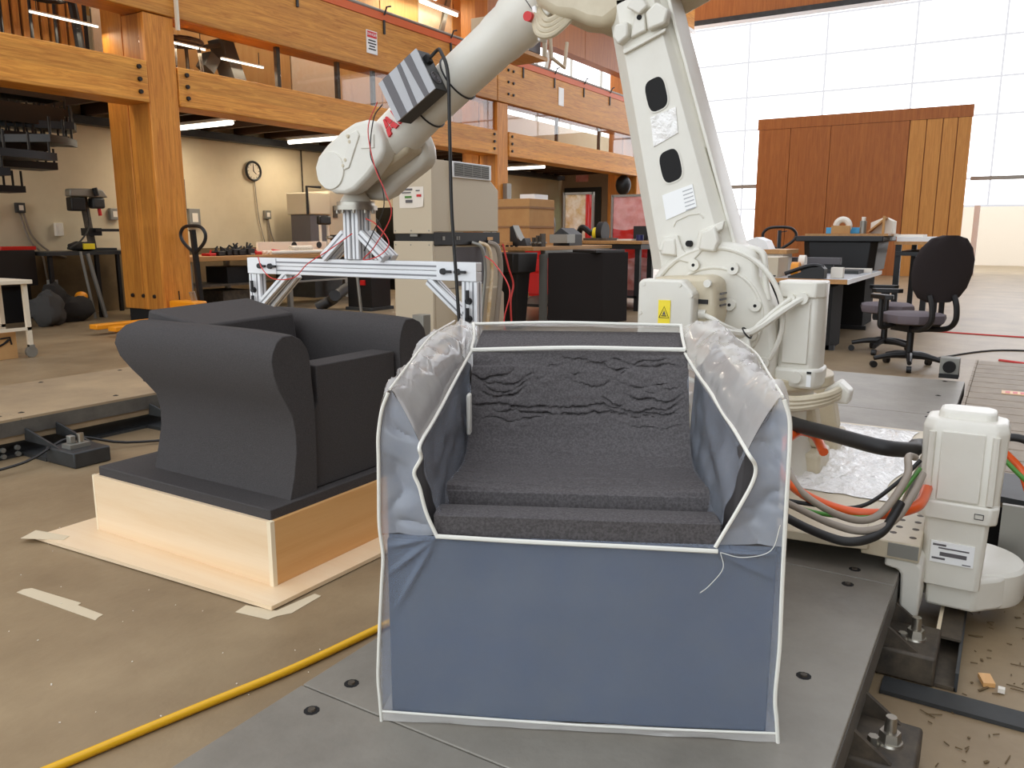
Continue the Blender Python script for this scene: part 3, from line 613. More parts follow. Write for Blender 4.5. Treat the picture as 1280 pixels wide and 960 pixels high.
# ------------------------------------------------------------------ carriage with robot
ca = T('robot_carriage', 'cream steel carriage plate with bolt holes under the white robot', 'carriage', (2.9, .6, .22))
M().prism([(2.44, .28), (2.42, .36), (2.40, .55), (2.42, 1.0), (2.5, 1.14), (3.9, 1.14), (4.0, .95), (4.0, .24), (2.72, .24)], 'z', .285, .315).build('top_plate', m_robd, ca, .004)
M().box(2.7, 3.8, .3, 1.16, .222, .285).build('slide_block', m_blackm, ca)
M().prism([(2.45, .145), (2.76, .15), (2.76, .30), (2.45, .30)], 'z', .268, .322).build('corner_block', m_robd, ca, .004); M().box(2.446, 2.45, .148, .228, .278, .318).build('end_face', m_galv, ca)
M().prism([(.235, .268), (.15, .268), (.135, .25), (.135, .10), (.185, .10), (.19, .225), (.20, .235), (.235, .24)], 'x', 2.46, 2.74).build('side_bracket', m_rob, ca, .008)
for x, y in ((2.73, .215), (2.73, .17), (2.66, .215), (2.66, .17), (2.59, .215), (2.59, .17), (2.51, .17), (2.53, .225)):
    M().cyl((x, y, .30), (x, y, .3226), .010, None, 14).build('bolt_hole', m_rust, ca)
for x, y in ((2.86, .47), (3.3, .6), (3.2, .40)): M().cyl((x, y, .30), (x, y, .3158), .022, None, 16).build('bolt_hole', m_blackm, ca)
def fl(u, v):
    x, y = 2.84+u*1.12, .27+v*.36+.03*sin(u*9); e = min(1, min(u, 1-u, v, 1-v)*8)
    return (x+.02*noise.noise((u*6, v*6, 1)), y, .318+e*(.016+.016*noise.noise((x*16, y*22, 2))+.01*noise.noise((x*50, y*50, 5))))
tag(M().grid(fl, 60, 24).build('crumpled_film', m_foil), 'crumpled glossy clear film lying on the carriage plate', 'film')
rb = T('industrial_robot', 'large ivory industrial robot arm standing on the carriage', 'robot', (3.0, .75, .315))
def ft(x, y):
    M().box(x-.1, x+.1, y-.09, y+.09, .315, .40).build('foot', m_robd, rb, .015); M().prism([(y-.07, .4), (y+.07, .4), (y+.03, .60), (y-.03, .60)], 'x', x+.0, x+.09).build('foot_rib', m_robd, rb, .01); bolt(rb, (x-.05, y, .40), (0, 0, 1), .018, .028, m_steel, 'foot_bolt', 12)
for x, y in ((3.10, .62), (3.45, .62), (2.85, 1.02), (3.4, 1.02)): ft(x, y)
M().lathe([(.24, .315), (.23, .38), (.20, .46), (.195, .58), (.215, .605), (.22, .65), (.20, .66)], (3.06, .80, 0), 40).build('pedestal', m_rob, rb)
M().lathe([(.235, .655), (.25, .665), (.25, .70), (.19, .715)], (3.02, .76, 0), 40).build('turntable', m_robd, rb, .004)
cy, cz = .888, .908
def arc(a0, a1, r, n): return [(cy+r*cos(radians(a0+(a1-a0)*k/n)), cz+r*sin(radians(a0+(a1-a0)*k/n))) for k in range(n+1)]
hous = [(.67, .69), (.662, .80), (.675, .90), (.70, .97), (.738, 1.05)]+arc(122, -35, .268, 26)+[(.95, .70)]
M().prism(hous, 'x', 2.79, 2.94).build('gear_housing', m_rob, rb, .022, seg=3)
hd = M(); hd.tube([(2.82, .86, 1.135), (2.82, .775, 1.148), (2.82, .735, 1.135), (2.82, .724, 1.10), (2.82, .715, 1.02), (2.82, .705, .975)], .011, 10, 6); hd.tube([(2.82, .80, 1.12), (2.82, .755, 1.06), (2.82, .708, .98)], .012, 10, 5); hd.build('lifting_handle', m_rob, rb)
for r, tk in ((.244, .009), (.175, .006)): M().ring((2.79, cy, cz), (1, 0, 0), r, tk, 48).build('housing_ring', m_rob, rb)
for by_, bz_ in ((.963, 1.09), (.822, 1.08), (.827, .955), (.738, .956), (.745, .855), (.70, .76)):
    p = V((2.79, by_, bz_)); q = M().cyl(p-V((.004, 0, 0)), p-V((.014, 0, 0)), .022, .02, 18); q.build('bolt_boss', m_rob, rb); M().cyl(p-V((.012, 0, 0)), p-V((.0145, 0, 0)), .006, None, 10).build('boss_hole', m_blackm, rb)
# motor of the second axis
M().prism([(1.07, .86), (1.07, 1.05), (.875, 1.06), (.845, 1.04), (.835, .93), (.85, .86)], 'x', 2.66, 2.80).build('motor_body', m_robd, rb, .02, seg=3)
mc = M().prism([(1.097, .85), (1.095, 1.036), (1.08, 1.046), (.938, 1.046), (.898, 1.005), (.896, .85)], 'x', 2.60, 2.67).build('motor_cover', m_rob, rb, .008)
for y, z in ((1.075, 1.03), (.945, 1.03), (.905, .995), (1.085, .93)): bolt(mc, (2.60, y, z), (-1, 0, 0), .008, .003, m_rob, 'screw')
ws = M().box(2.597, 2.5995, .975, 1.018, .895, .977).build('warning_sticker', m_sticker, mc)
M().tube([(2.5965, 1.014, .917), (2.5965, .979, .917), (2.5965, .9965, .955), (2.5965, 1.014, .917)], .0013, 5).build('triangle_mark', m_black, mc)
M().box(2.596, 2.598, .987, 1.006, .922, .925).build('sticker_line', m_black, mc); M().prism([(1.003, .927), (.99, .927), (.9965, .942)], 'x', 2.596, 2.598).build('triangle_symbol', m_stripd, mc)
M().box(2.655, 2.66, .865, .90, .965, .98).build('rating_plate', m_black, rb)
for z in (.955, .975, .995): M().box(2.70, 2.76, .832, .838, z, z+.006).build('cooling_slot', m_stripd, rb)
for y, z in ((.865, 1.035), (.85, .90)): M().cyl((2.655, y, z), (2.64, y, z), .013).build('bolt_boss', m_rob, rb)
# upper arm
def sec(z, t):
    yc = .977+(1.205-.977)*t; h = .172-.044*t; s = .118-.044*t
    return [(2.80, yc+s, z), (2.80, yc-s, z), (2.83, yc-s-.03*(1-t)-.014, z), (2.845, yc-h+.016, z), (2.815, yc-h+.012, z), (2.815, yc-h, z), (2.93, yc-h-.004, z), (3.06, yc-h+.03, z), (3.06, yc+h-.03, z), (2.93, yc+h, z), (2.85, yc+h, z)]
M().loft([sec(1.07, -.03), sec(1.13, .03), sec(1.5, .48), sec(1.93, 1), sec(2.02, 1.1)]).build('upper_arm', m_rob, rb, .01, seg=3)
def rr(y, z, a, b, sh):   # rounded slanted opening
    q = []
    for k in range(28):
        t = 2*pi*k/28; u, v = cos(t), sin(t); u = math.copysign(abs(u)**.62, u)*a; v = math.copysign(abs(v)**.62, v)*b; q.append((y+u-.28*v*-1*sh, z+v+u*-.35))
    return q
for y, z in ((1.131, 1.685), (1.068, 1.437)):
    M().prism(rr(y, z, .036, .054, 1), 'x', 2.7975, 2.84).build('arm_opening', m_blackm, rb); M().loft([[(2.797, a, b) for a, b in rr(y, z, .040, .058, 1)], [(2.797, a, b) for a, b in rr(y, z, .036, .054, 1)]], caps=False).build('opening_rim', m_rob, rb)
M().prism([(1.150, 1.607), (1.057, 1.637), (1.045, 1.548), (1.135, 1.505)], 'x', 2.7965, 2.799).build('silver_label', m_foil, rb)
lp = M().prism([(1.096, 1.335), (.985, 1.372), (.966, 1.294), (1.077, 1.248)], 'x', 2.7965, 2.799).build('spec_label', m_white, rb)
for k in range(6):
    z = 1.345-k*.013; M().prism([(1.02-k*.003, z+.003), (.985-k*.003, z+.014), (.985-k*.003, z+.010), (1.02-k*.003, z-.001)], 'x', 2.796, 2.7968).build('label_line', m_stripl, lp)
M().tube([(2.799, 1.05, 1.225), (2.799, 1.04, 1.245), (2.799, .995, 1.265), (2.799, .955, 1.27), (2.799, .94, 1.255)], .003, 6).build('cast_mark', m_rob, rb)
M().prism([(1.10, 1.140), (1.085, 1.190), (1.03, 1.195), (1.01, 1.145), (.99, 1.130), (.96, 1.155), (.95, 1.210), (.86, 1.245), (.865, 1.215), (.93, 1.185), (.94, 1.135), (.975, 1.095), (1.02, 1.105), (1.04, 1.135)], 'x', 2.783, 2.80).build('fork_joint_edge', m_rob, rb, .004)
M().prism([(1.09, 1.125), (1.075, 1.180), (1.035, 1.185), (1.025, 1.120)], 'x', 2.775, 2.81).build('fork_lobe', m_rob, rb, .008); M().prism([(.945, 1.145), (.935, 1.205), (.89, 1.227), (.87, 1.175), (.885, 1.135)], 'x', 2.765, 2.81).build('fork_lobe', m_rob, rb, .008)
M().cyl((2.779, .985, 1.165), (2.80, .985, 1.165), .011).build('fork_hole', m_blackm, rb)
M().prism([(1.26, 1.845), (1.10, 1.90), (1.10, 1.888), (1.255, 1.83)], 'x', 2.785, 2.80).build('fork_joint_edge', m_rob, rb, .003)
M().prism([(1.27, 1.86), (1.295, 1.89), (1.285, 1.93), (1.235, 1.935), (1.232, 1.885)], 'x', 2.765, 2.81).build('fork_lobe', m_rob, rb, .008); M().prism([(1.16, 1.895), (1.17, 1.955), (1.13, 1.985), (1.085, 1.955), (1.095, 1.91)], 'x', 2.765, 2.81).build('fork_lobe', m_rob, rb, .008)
M().prism([(1.23, 1.88), (1.17, 1.90), (1.18, 1.965), (1.215, 1.965)], 'x', 2.78, 2.81).build('fork_tongue', m_rob, rb, .006); M().cyl((2.777, 1.196, 1.945), (2.80, 1.196, 1.945), .009).build('fork_hole', m_blackm, rb)
# elbow, forearm, wrist
M().prism([(1.63, 2.05), (1.55, 2.0), (1.48, 1.985), (1.42, 1.955), (1.345, 1.935), (1.27, 1.975), (1.18, 2.0), (1.02, 2.06), (1.0, 2.4), (1.62, 2.42), (1.72, 2.2)], 'x', 2.80, 3.12).build('elbow_housing', m_robd, rb, .035, seg=3)
M().prism([(1.24, 1.98), (1.19, 1.95), (1.16, 1.975), (1.20, 2.03)], 'x', 2.76, 2.82).build('elbow_lug', m_rob, rb, .006)
fa = V((0, -.8485, .529)); f0 = V((3.0, 2.481, 1.649)); f1 = V((3.0, 1.611, 2.191)); ax = (f1-f0).normalized()
def fr(t, r): return (f0+(f1-f0)*t, r)
q = [fr(*a) for a in ((-.02, .108), (.06, .110), (.12, .104), (.20, .10), (.62, .10), (.66, .106), (.72, .106), (.74, .114), (.80, .114), (.98, .114), (1.0, .10))]
M().tube([p for p, r in q], [r for p, r in q], 36).build('forearm', m_rob, rb)
for t in (.86, .93): M().ring(f0+(f1-f0)*t, ax, .1145, .002, 40, 6).build('collar_seam', m_stripd, rb)
M().ring(f0+(f1-f0)*.95, ax, .117, .004, 40, 6).build('cable_tie', m_black, rb)
M().frame(V((2.87, 1.585, 2.06)), fa, (1, 0, 0), (0, .529, .8485), .04, .04, .035).build('connector_block', m_rob, rb, .008)
for k in range(4): M().tube([(2.84+.012*k, 1.66-.0*k, 2.03+.012*k), (2.82, 1.63-.01*k, 1.955+.016*k), (2.82, 1.57, 1.94+.018*k), (2.84, 1.51, 1.985+.014*k), (2.86, 1.46, 2.05)], .0125, 8, 6).build('elbow_cable', m_robd, rb)
M().cyl((2.85, 1.67, 2.02), (2.80, 1.665, 2.015), .018).build('red_stop_button', m_red, rb); M().bar((2.86, 1.66, 2.06), (2.86, 1.63, 1.93), .05, .02).build('button_arm', m_white, rb, .006)
# letters on the forearm, running under the striped box
u2, v2 = V((0, -.77, .64)), V((0, .64, .77)); lx = 2.886
def glyph(polys, o, sc):
    for pl_ in polys:
        q = M(); vs = []
        for x in (lx+.0, lx+.02):
            vs += [V((x, 0, 0))+u2*(o+a*sc)+v2*((b-.5)*sc)+V((0, 2.405, 1.705)) for a, b in pl_]
        n = len(pl_); q.add(vs, [tuple(range(n)), tuple(range(2*n-1, n-1, -1))]+[(i, (i+1) % n, n+(i+1) % n, n+i) for i in range(n)]); q.build('logo_letter', m_logo, rb, smooth=False)
A_ = [[(0, 0), (.3, 0), (.36, .2), (.47, .2), (.47, .44), (.15, .44)], [(.53, .2), (.64, .2), (.70, 0), (1, 0), (.85, .44), (.53, .44)], [(.17, .5), (.47, .5), (.47, 1), (.34, 1)], [(.53, .5), (.83, .5), (.66, 1), (.53, 1)]]
B_ = [[(0, 0), (.44, 0), (.44, .46), (0, .46)], [(0, .52), (.44, .52), (.44, 1), (0, 1)], [(.5, 0), (.8, .03), (.95, .2), (.9, .46), (.5, .46)], [(.5, .52), (.88, .52), (.9, .8), (.76, 1), (.5, 1)]]
glyph(A_, -.078, .076); glyph(B_, .004, .076)
lobe = [(2.45, 1.57), (2.455, 1.62), (2.485, 1.69), (2.55, 1.708), (2.62, 1.70), (2.70, 1.668), (2.80, 1.61), (2.86, 1.56), (2.885, 1.51), (2.872, 1.45), (2.83, 1.41), (2.76, 1.385), (2.69, 1.38), (2.63, 1.40), (2.55, 1.455), (2.47, 1.53)]
wl = M().prism(lobe, 'x', 2.86, 2.96).build('wrist_lobe', m_rob, rb, .02, seg=3)
M().prism([(y-.02-(.06 if y < 2.5 else 0), z-.02) for y, z in lobe], 'x', 3.06, 3.17).build('wrist_lobe', m_rob, rb, .03, seg=3)
M().prism([(2.38, 1.57), (2.40, 1.65), (2.55, 1.68), (2.7, 1.62), (2.80, 1.54), (2.80, 1.45), (2.72, 1.42), (2.62, 1.45)], 'x', 2.95, 3.07).build('wrist_core', m_robd, rb, .02)
M().cyl((2.852, 2.775, 1.492), (2.87, 2.775, 1.492), .085, .09, 32).build('axis_cap', m_rob, wl)
M().prism([(2.60, 1.665), (2.585, 1.64), (2.655, 1.50), (2.685, 1.49), (2.70, 1.505), (2.635, 1.655)], 'x', 2.853, 2.87).build('cover_strap', m_rob, wl, .004)
for y, z in ((2.655, 1.64), (2.645, 1.615), (2.675, 1.535), (2.69, 1.51)): bolt(wl, (2.853, y, z), (-1, 0, 0), .009, .003, m_robd, 'screw')
M().box(2.855, 2.862, 2.50, 2.58, 1.58, 1.64).build('access_plate', m_rob, wl, .003)
M().lathe([(.03, 1.43), (.045, 1.425), (.048, 1.395), (.066, 1.37), (.075, 1.352), (.03, 1.35)], (3.0, 2.755, 0), 32).build('wrist_neck', m_rob, rb)
M().lathe([(.09, 1.352), (.092, 1.348), (.092, 1.332), (.02, 1.332)], (3.0, 2.755, 0), 40).build('tool_flange', m_steel, rb)
# axis one motor standing beside the frame
mt = M().prism([(2.83, .55), (2.83, .66), (2.86, .675), (2.96, .675), (2.97, .66), (2.97, .545), (2.95, .53), (2.86, .53)], 'z', .70, 1.035).build('upright_motor', m_rob, rb, .01)
M().prism([(2.822, .55), (2.822, .668), (2.86, .682), (2.975, .682), (2.975, .535), (2.86, .525)], 'z', .985, 1.04).build('motor_top_band', m_rob, mt, .006); M().prism([(2.815, .54), (2.815, .67), (2.86, .69), (2.98, .69), (2.98, .525), (2.86, .52)], 'z', .675, .745).build('motor_base_band', m_rob, mt, .012)
M().box(2.822, 2.83, .565, .65, .76, .97).build('motor_face_plate', m_rob, mt, .003); M().cyl((2.815, .595, .715), (2.80, .595, .715), .02).build('plug_boss', m_rob, mt)
M().box(2.812, 2.816, .545, .56, .685, .725).build('motor_label', m_white, mt); M().box(2.811, 2.813, .545, .56, .73, .738).build('label_mark', m_black, mt)
for y, z in ((.625, .985), (.59, .985)): M().cyl((2.825, y, z), (2.80, y, z), .02 if y < .6 else .013).build('cable_gland', m_rob, mt)
M().prism([(.47, .70), (.43, .665), (.435, .62), (.49, .62), (.52, .66)], 'x', 2.9, 2.98).build('motor_hook', m_rob, rb, .008)
for k in range(3): M().tube([(2.80, .69, .66-.012*k), (2.76, .60, .645-.014*k), (2.80, .50, .66-.012*k), (2.95, .46, .67-.01*k)], .014, 8, 6).build('base_cable', m_robd, rb)
kn = (2.72, .745, .868)
M().tube([(2.81, .625, .985), (2.76, .66, .95), (2.72, .70, .905), kn, (2.66, .80, .893), (2.64, .84, .918), (2.66, .885, .93)], .0085, 8, 8).build('motor_cable', m_rob, rb)
M().tube([(2.81, .59, .985), (2.76, .64, .945), (2.72, .70, .893), kn, (2.66, .80, .875), (2.64, .85, .882), (2.66, .89, .884)], [.012, .016], 8, 8).build('motor_cable', m_rob, rb)
for k in range(3): M().tube([kn, (2.71, .775-.02*k, .82), (2.72, .77-.022*k, .76), (2.74, .755-.024*k, .70), (2.80, .72-.02*k, .64)], .010, 8, 8).build('motor_cable', m_rob, rb)
M().ring(kn, (0, .6, -.5), .022, .003, 20).build('cable_tie', m_black, rb)
M().cyl((2.66, .895, .93), (2.66, .87, .93), .016).build('cable_gland', m_rob, rb); M().cyl((2.66, .90, .884), (2.66, .865, .884), .022).build('cable_gland', m_rob, rb)
# ------------------------------------------------------------------ striped fan box on the forearm and hanging cords
a1, b1 = V((0, -.866, .5)), V((0, -.5, -.866)); bc_ = V((2.835, 2.25, 1.813))
kb = T('striped_control_box', 'silver and grey striped control box strapped on the robot forearm', 'box', (2.84, 2.25, 1.813))
X1 = V((1, 0, 0))
M().frame(bc_, a1, b1, X1, .118, .095, .045).build('case', m_black, kb, .003)
fpn = M().frame(bc_-X1*.047, a1, b1, X1, .12, .096, .003).build('face_plate', m_stripl, kb)
for s0, s1, w0, w1 in ((-.093, -.052, -.093, -.052), (.0, .022, -.012, .012), (.046, .084, .058, .084)):
    q = M(); vs = [bc_-X1*(.0505+.001*i)+a1*s+b1*h for i in (0, 1) for s, h in ((s0, -.096), (s1, -.096), (w1, .096), (w0, .096))]
    q.add(vs, [(0, 1, 2, 3), (7, 6, 5, 4), (0, 1, 5, 4), (1, 2, 6, 5), (2, 3, 7, 6), (3, 0, 4, 7)]); q.build('dark_stripe', m_stripd, fpn, smooth=False)
for r in (.026, .017, .008): M().ring(bc_+a1*.119+b1*.035-X1*.0, a1, r, .003, 24, 6).build('fan_grille', m_stripd, kb)
M().frame(bc_+a1*.122-b1*.05, a1, b1, X1, .012, .018, .016).build('power_socket', m_blackm, kb, .003)
for s in (-.07, .07): M().ring(f0+(f1-f0)*(.30+s*1.4), ax, .104, .004, 36, 6).build('strap', m_black, kb)
p0 = bc_+a1*.13-b1*.05
tag(M().tube([p0, p0+a1*.05+V((0, 0, .004)), (2.80, 2.075, 1.93), (2.79, 2.035, 1.84), (2.79, 2.03, 1.6), (2.79, 2.025, 1.3), (2.79, 2.005, 1.0), (2.79, 1.99, .75), (2.80, 1.99, .45), (2.85, 1.95, .02), (3.0, 2.1, .01), (3.1, 2.6, .01)], .0075, 8, 8).build('power_cord', m_rubber), 'thick black power cord hanging from the striped control box', 'cord')
tag(M().tube([(2.84, 2.43, 1.76), (2.83, 2.475, 1.70), (2.83, 2.50, 1.55), (2.83, 2.45, 1.45), (2.83, 2.43, 1.32), (2.85, 2.52, 1.2), (2.9, 2.62, 1.12)], .0028, 6, 8).build('black_wire', m_rubber), 'thin black wire looping from the forearm to the cutter tower', 'wire')
tag(M().tube([(2.83, 2.45, 1.77), (2.82, 2.50, 1.66), (2.82, 2.47, 1.5), (2.82, 2.41, 1.38), (2.83, 2.39, 1.28), (2.86, 2.52, 1.14), (2.87, 2.60, 1.08), (2.87, 2.50, 1.10), (2.87, 2.44, 1.16), (2.88, 2.52, 1.24), (2.92, 2.62, 1.27)], .0026, 6, 8).build('red_wire', m_wirer), 'thin red wire looping down beside the robot wrist', 'wire')
tag(M().tube([(2.93, 2.72, 1.2), (2.9, 2.85, 1.12), (2.9, 3.0, 1.05), (2.9, 3.1, .98), (2.9, 3.25, .97), (2.9, 3.33, 1.02), (2.92, 3.38, 1.08)], .0026, 6, 8).build('red_wire', m_wirer), 'red wire sagging below the left half of the cutter beam', 'wire')
tag(M().tube([(3.05, 2.03, 1.10), (3.06, 1.98, 1.06), (3.05, 1.90, .95), (3.05, 1.93, .8), (3.05, 1.88, .62), (3.05, 1.87, .45)], .003, 6, 8).build('red_wire', m_wirer), 'red wire hanging right of the cutter leg', 'wire')
# ------------------------------------------------------------------ hot wire cutter bow on the flange
hw = T('wire_cutter_bow', 'white aluminium extrusion bow with legs hanging from the robot flange', 'cutter', (3.0, 2.755, 1.33))
def ext(p, q, name='extrusion', w=.042, up=(1, 0, 0), par=None):
    e = M().bar(p, q, w, w, up).build(name, m_alu, par or hw, .004); d = (V(q)-V(p)).normalized(); L = (V(q)-V(p)).length; u = V(up); u = (u-d*u.dot(d)).normalized(); s = d.cross(u); c = (V(p)+V(q))/2; g = M()
    for nn, t in ((u, s), (s, u)):
        for k in (-1, 1): g.frame(c+nn*k*(w/2+.0003), d, t, nn, L/2-.002, .0042, .0006)
    g.build('slot', m_alud, e, smooth=False); return e
ext((3.0, 2.03, 1.052), (3.0, 3.53, 1.052), 'cross_beam'); ext((3.0, 2.03, 1.009), (3.0, 3.53, 1.009), 'cross_beam')
for y, s in ((2.05, 1), (3.51, -1)):
    ext((3.0, y, .45), (3.0, y, .988), 'leg'); ext((3.0, y+s*.043, .45), (3.0, y+s*.043, .988), 'leg')
    ext((3.0, y+s*.06, .83), (3.0, y+s*.26, .985), 'brace'); ext((3.05, y+s*.06, .80), (3.05, y+s*.28, .985), 'brace')
    M().box(2.974, 2.978, y-.02, y+s*.20 if s > 0 else y+.02, .99, 1.072).build('joint_plate', m_alu, hw) if s > 0 else M().box(2.974, 2.978, y-.20, y+.02, .99, 1.072).build('joint_plate', m_alu, hw)
    for dy, z in ((.16, 1.03), (.08, 1.03), (.02, .90), (.02, .82)):
        bolt(hw, (2.974, y+s*dy, z), (-1, 0, 0), .016, .014, m_black, 'clamp_knob', 10); M().bar((2.962, y+s*dy, z), (2.962, y+s*dy-(.05 if z > 1 else 0), z+(0 if z > 1 else .05)), .012, .012).build('clamp_lever', m_black, hw)
for y in (2.73, 2.785): ext((2.98, y, 1.075), (2.98, y, 1.315), 'tower_post'); ext((3.035, y, 1.075), (3.035, y, 1.315), 'tower_post')
for s in (-1, 1):
    ext((2.98, 2.757+s*.05, 1.20), (2.98, 2.757+s*.20, 1.08), 'brace', .045); ext((3.04, 2.757+s*.05, 1.20), (3.04, 2.757+s*.20, 1.08), 'brace', .045)
M().lathe([(.03, 1.312), (.105, 1.312), (.105, 1.333), (.03, 1.333)], (3.0, 2.755, 0), 40).build('adapter_disc', m_steel, hw)
for k in range(10): bolt(hw, (3.0+.09*cos(k*.628), 2.755+.09*sin(k*.628), 1.312), (0, 0, -1), .009, .016, m_steel)
# ------------------------------------------------------------------ track motor at the bed edge, loose cables
tm = T('track_drive_motor', 'tall white drive motor on a round base at the near edge of the bed', 'motor', (2.68, .05, .1))
M().lathe([(.155, .085), (.16, .095), (.16, .185), (.15, .195), (.05, .195)], (2.81, .03, 0), 40).build('round_base', m_rob, tm); M().prism([(2.60, .13), (2.60, .0), (2.66, -.06), (2.8, -.125), (2.95, .1)], 'z', .09, .19).build('base_shell', m_rob, tm, .01)
def sq(x0, x1, y0, y1, z, c): return [(x0+c, y0, z), (x1-c, y0, z), (x1, y0+c, z), (x1, y1-c, z), (x1-c, y1, z), (x0+c, y1, z), (x0, y1-c, z), (x0, y0+c, z)]
M().loft([sq(2.575, 2.75, -.01, .145, .165, .012), sq(2.575, 2.75, -.015, .148, .30, .012), sq(2.57, 2.75, -.018, .15, .40, .012)]).build('lower_body', m_rob, tm, .004)
M().loft([sq(2.56, 2.76, -.035, .172, .375, .02), sq(2.56, 2.76, -.038, .175, .43, .02)]).build('collar_band', m_rob, tm, .006)
M().loft([sq(2.575, 2.75, -.035, .17, .42, .025), sq(2.575, 2.75, -.043, .178, .645, .03), sq(2.59, 2.74, -.035, .17, .668, .03)]).build('upper_body', m_rob, tm, .008, seg=3)
M().loft([sq(2.62, 2.75, -.01, .145, .66, .02), sq(2.63, 2.74, -.005, .14, .69, .02)]).build('top_cap', m_rob, tm, .008)
M().box(2.567, 2.577, .015, .125, .435, .64).build('face_panel', m_rob, tm, .003)
for y in (.150, -.012): M().tube([(2.572, y, .435), (2.572, y, .635)], .010, 8).build('corner_rib', m_rob, tm)
lb_ = M().box(2.57, 2.5745, .012, .125, .24, .305).build('rating_label', m_white, tm)
for k, (a, b, z, h) in enumerate(((.085, .12, .292, .006), (.025, .105, .284, .004), (.03, .10, .262, .012), (.085, .12, .25, .006), (.018, .04, .244, .003))): M().box(2.569, 2.5705, a, b, z, z+h).build('label_bar', m_stripd, lb_)
M().tube([(2.555, .0, .41), (2.555, .022, .41), (2.555, .022, .395), (2.555, .0, .395), (2.555, .0, .41)], .0013, 5).build('arrow_mark', m_black, tm)
M().box(2.87, 2.9, -.12, -.11, .12, .17).build('base_slot', m_rust, tm)
def cable(name, pts, r, m, label, cat='cable'): return tag(M().tube(pts, r, 10, 8).build(name, m), label, cat)
cable('black_conduit', [(2.9, .85, .60), (2.75, .60, .57), (2.62, .42, .575), (2.56, .28, .57), (2.66, .205, .55), (2.8, .205, .53), (2.95, .15, .5)], .024, m_rubber, 'thick black conduit sloping from the robot base to the white drive motor', 'conduit')
cable('orange_hose', [(2.66, .46, .505), (2.76, .51, .53), (2.75, .56, .54), (2.62, .58, .52), (2.50, .56, .48), (2.40, .50, .46), (2.32, .42, .45), (2.27, .32, .448), (2.30, .23, .45), (2.4, .16, .455), (2.58, .15, .46)], .015, m_orange, 'thick orange cable curling over the carriage plate')
cable('grey_cable', [(2.75, .62, .52), (2.52, .55, .50), (2.35, .46, .46), (2.22, .33, .45), (2.2, .24, .47), (2.28, .185, .56), (2.36, .19, .60), (2.45, .18, .58)], .010, m_grey, 'grey cable looping up beside the drive motor')
cable('grey_cable', [(2.4, .62, .44), (2.25, .46, .445), (2.17, .34, .44), (2.16, .26, .44), (2.22, .2, .46), (2.35, .17, .5), (2.5, .16, .52)], .010, m_grey, 'grey cable lying low along the front edge of the carriage')
cable('black_cable', [(2.3, .62, .46), (2.18, .48, .44), (2.12, .36, .425), (2.12, .28, .42), (2.18, .22, .44), (2.26, .19, .5)], .012, m_rubber, 'black cable drooping below the carriage front edge')
cable('green_wire', [(2.45, .62, .435), (2.28, .48, .44), (2.24, .36, .44), (2.28, .24, .45), (2.4, .2, .49), (2.52, .17, .53)], .006, m_green, 'green wire crossing the carriage plate below the orange cable', 'wire')
cable('black_wire', [(2.32, .60, .44), (2.32, .42, .435), (2.36, .3, .44), (2.44, .22, .5), (2.5, .17, .56)], .006, m_rubber, 'thin black wire rising to the side of the drive motor', 'wire')
# ------------------------------------------------------------------ enclosed cable chain
dc = T('cable_chain', 'brown lidded cable chain lying behind the drive motor', 'cable chain', (6, 0, 0))
for k in range(18):
    x = 3.4+k*.21; M().box(x, x+.2, -.62, .155, .19, .225).build('lid', m_chain, dc, .004); M().box(x+.0, x+.2, .155, .17, .02, .23).build('side_link', m_chain, dc)
M().box(3.4, 7.18, -.62, .15, .01, .19).build('tray', m_blackm, dc); M().box(5.73, 5.85, -.16, -.02, .225, .228).build('maker_plate', m_birchr, dc)
for k in range(3): M().box(5.755, 5.825, -.145+k*.04, -.12+k*.04, .228, .229).build('plate_mark', m_red, dc)
gs = T('green_side_bracket', 'grey green bracket plate behind the drive motor', 'bracket', (3.2, -.2, .02))
M().prism([(3.0, -.45), (3.42, -.45), (3.42, -.02), (3.1, -.02)], 'z', .30, .32).build('plate', m_dsteel, gs); M().box(3.0, 3.02, -.45, -.05, .02, .32).build('upright', m_galv, gs); bolt(gs, (3.0, -.13, .26), (-1, 0, 0), .012, .006, m_steel)
cable('green_wire', [(3.05, -.02, .48), (3.0, -.12, .40), (2.95, -.22, .36), (2.9, -.35, .36)], .008, m_green, 'green wire behind the drive motor on the bracket', 'wire'); cable('orange_hose', [(3.1, -.03, .48), (3.1, -.09, .42), (3.05, -.12, .36)], .014, m_orange, 'short orange cable end behind the drive motor'); cable('black_cable', [(3.2, 0, .5), (3.2, -.1, .5), (3.15, -.2, .42), (3.1, -.3, .3), (3.1, -.4, .22)], .014, m_rubber, 'black cable bundle behind the drive motor')
tag(M().tube([(2.74, -.15, .02), (2.85, -.2, .02), (3.0, -.28, .04), (3.2, -.4, .1)], .01, 8, 8).build('black_cable', m_rubber), 'black cable on the floor around the round motor base', 'cable')
es = T('floor_socket', 'small round black socket on a grey block at the far end of the near bed', 'socket', (6.25, .3, .22))
M().box(6.2, 6.3, .24, .36, .22, .36).build('block', m_galv, es, .004); M().cyl((6.2, .3, .30), (6.17, .3, .30), .04).build('socket_face', m_blackm, es); M().box(6.19, 6.3, .24, .36, .22, .25).build('base', m_black, es)
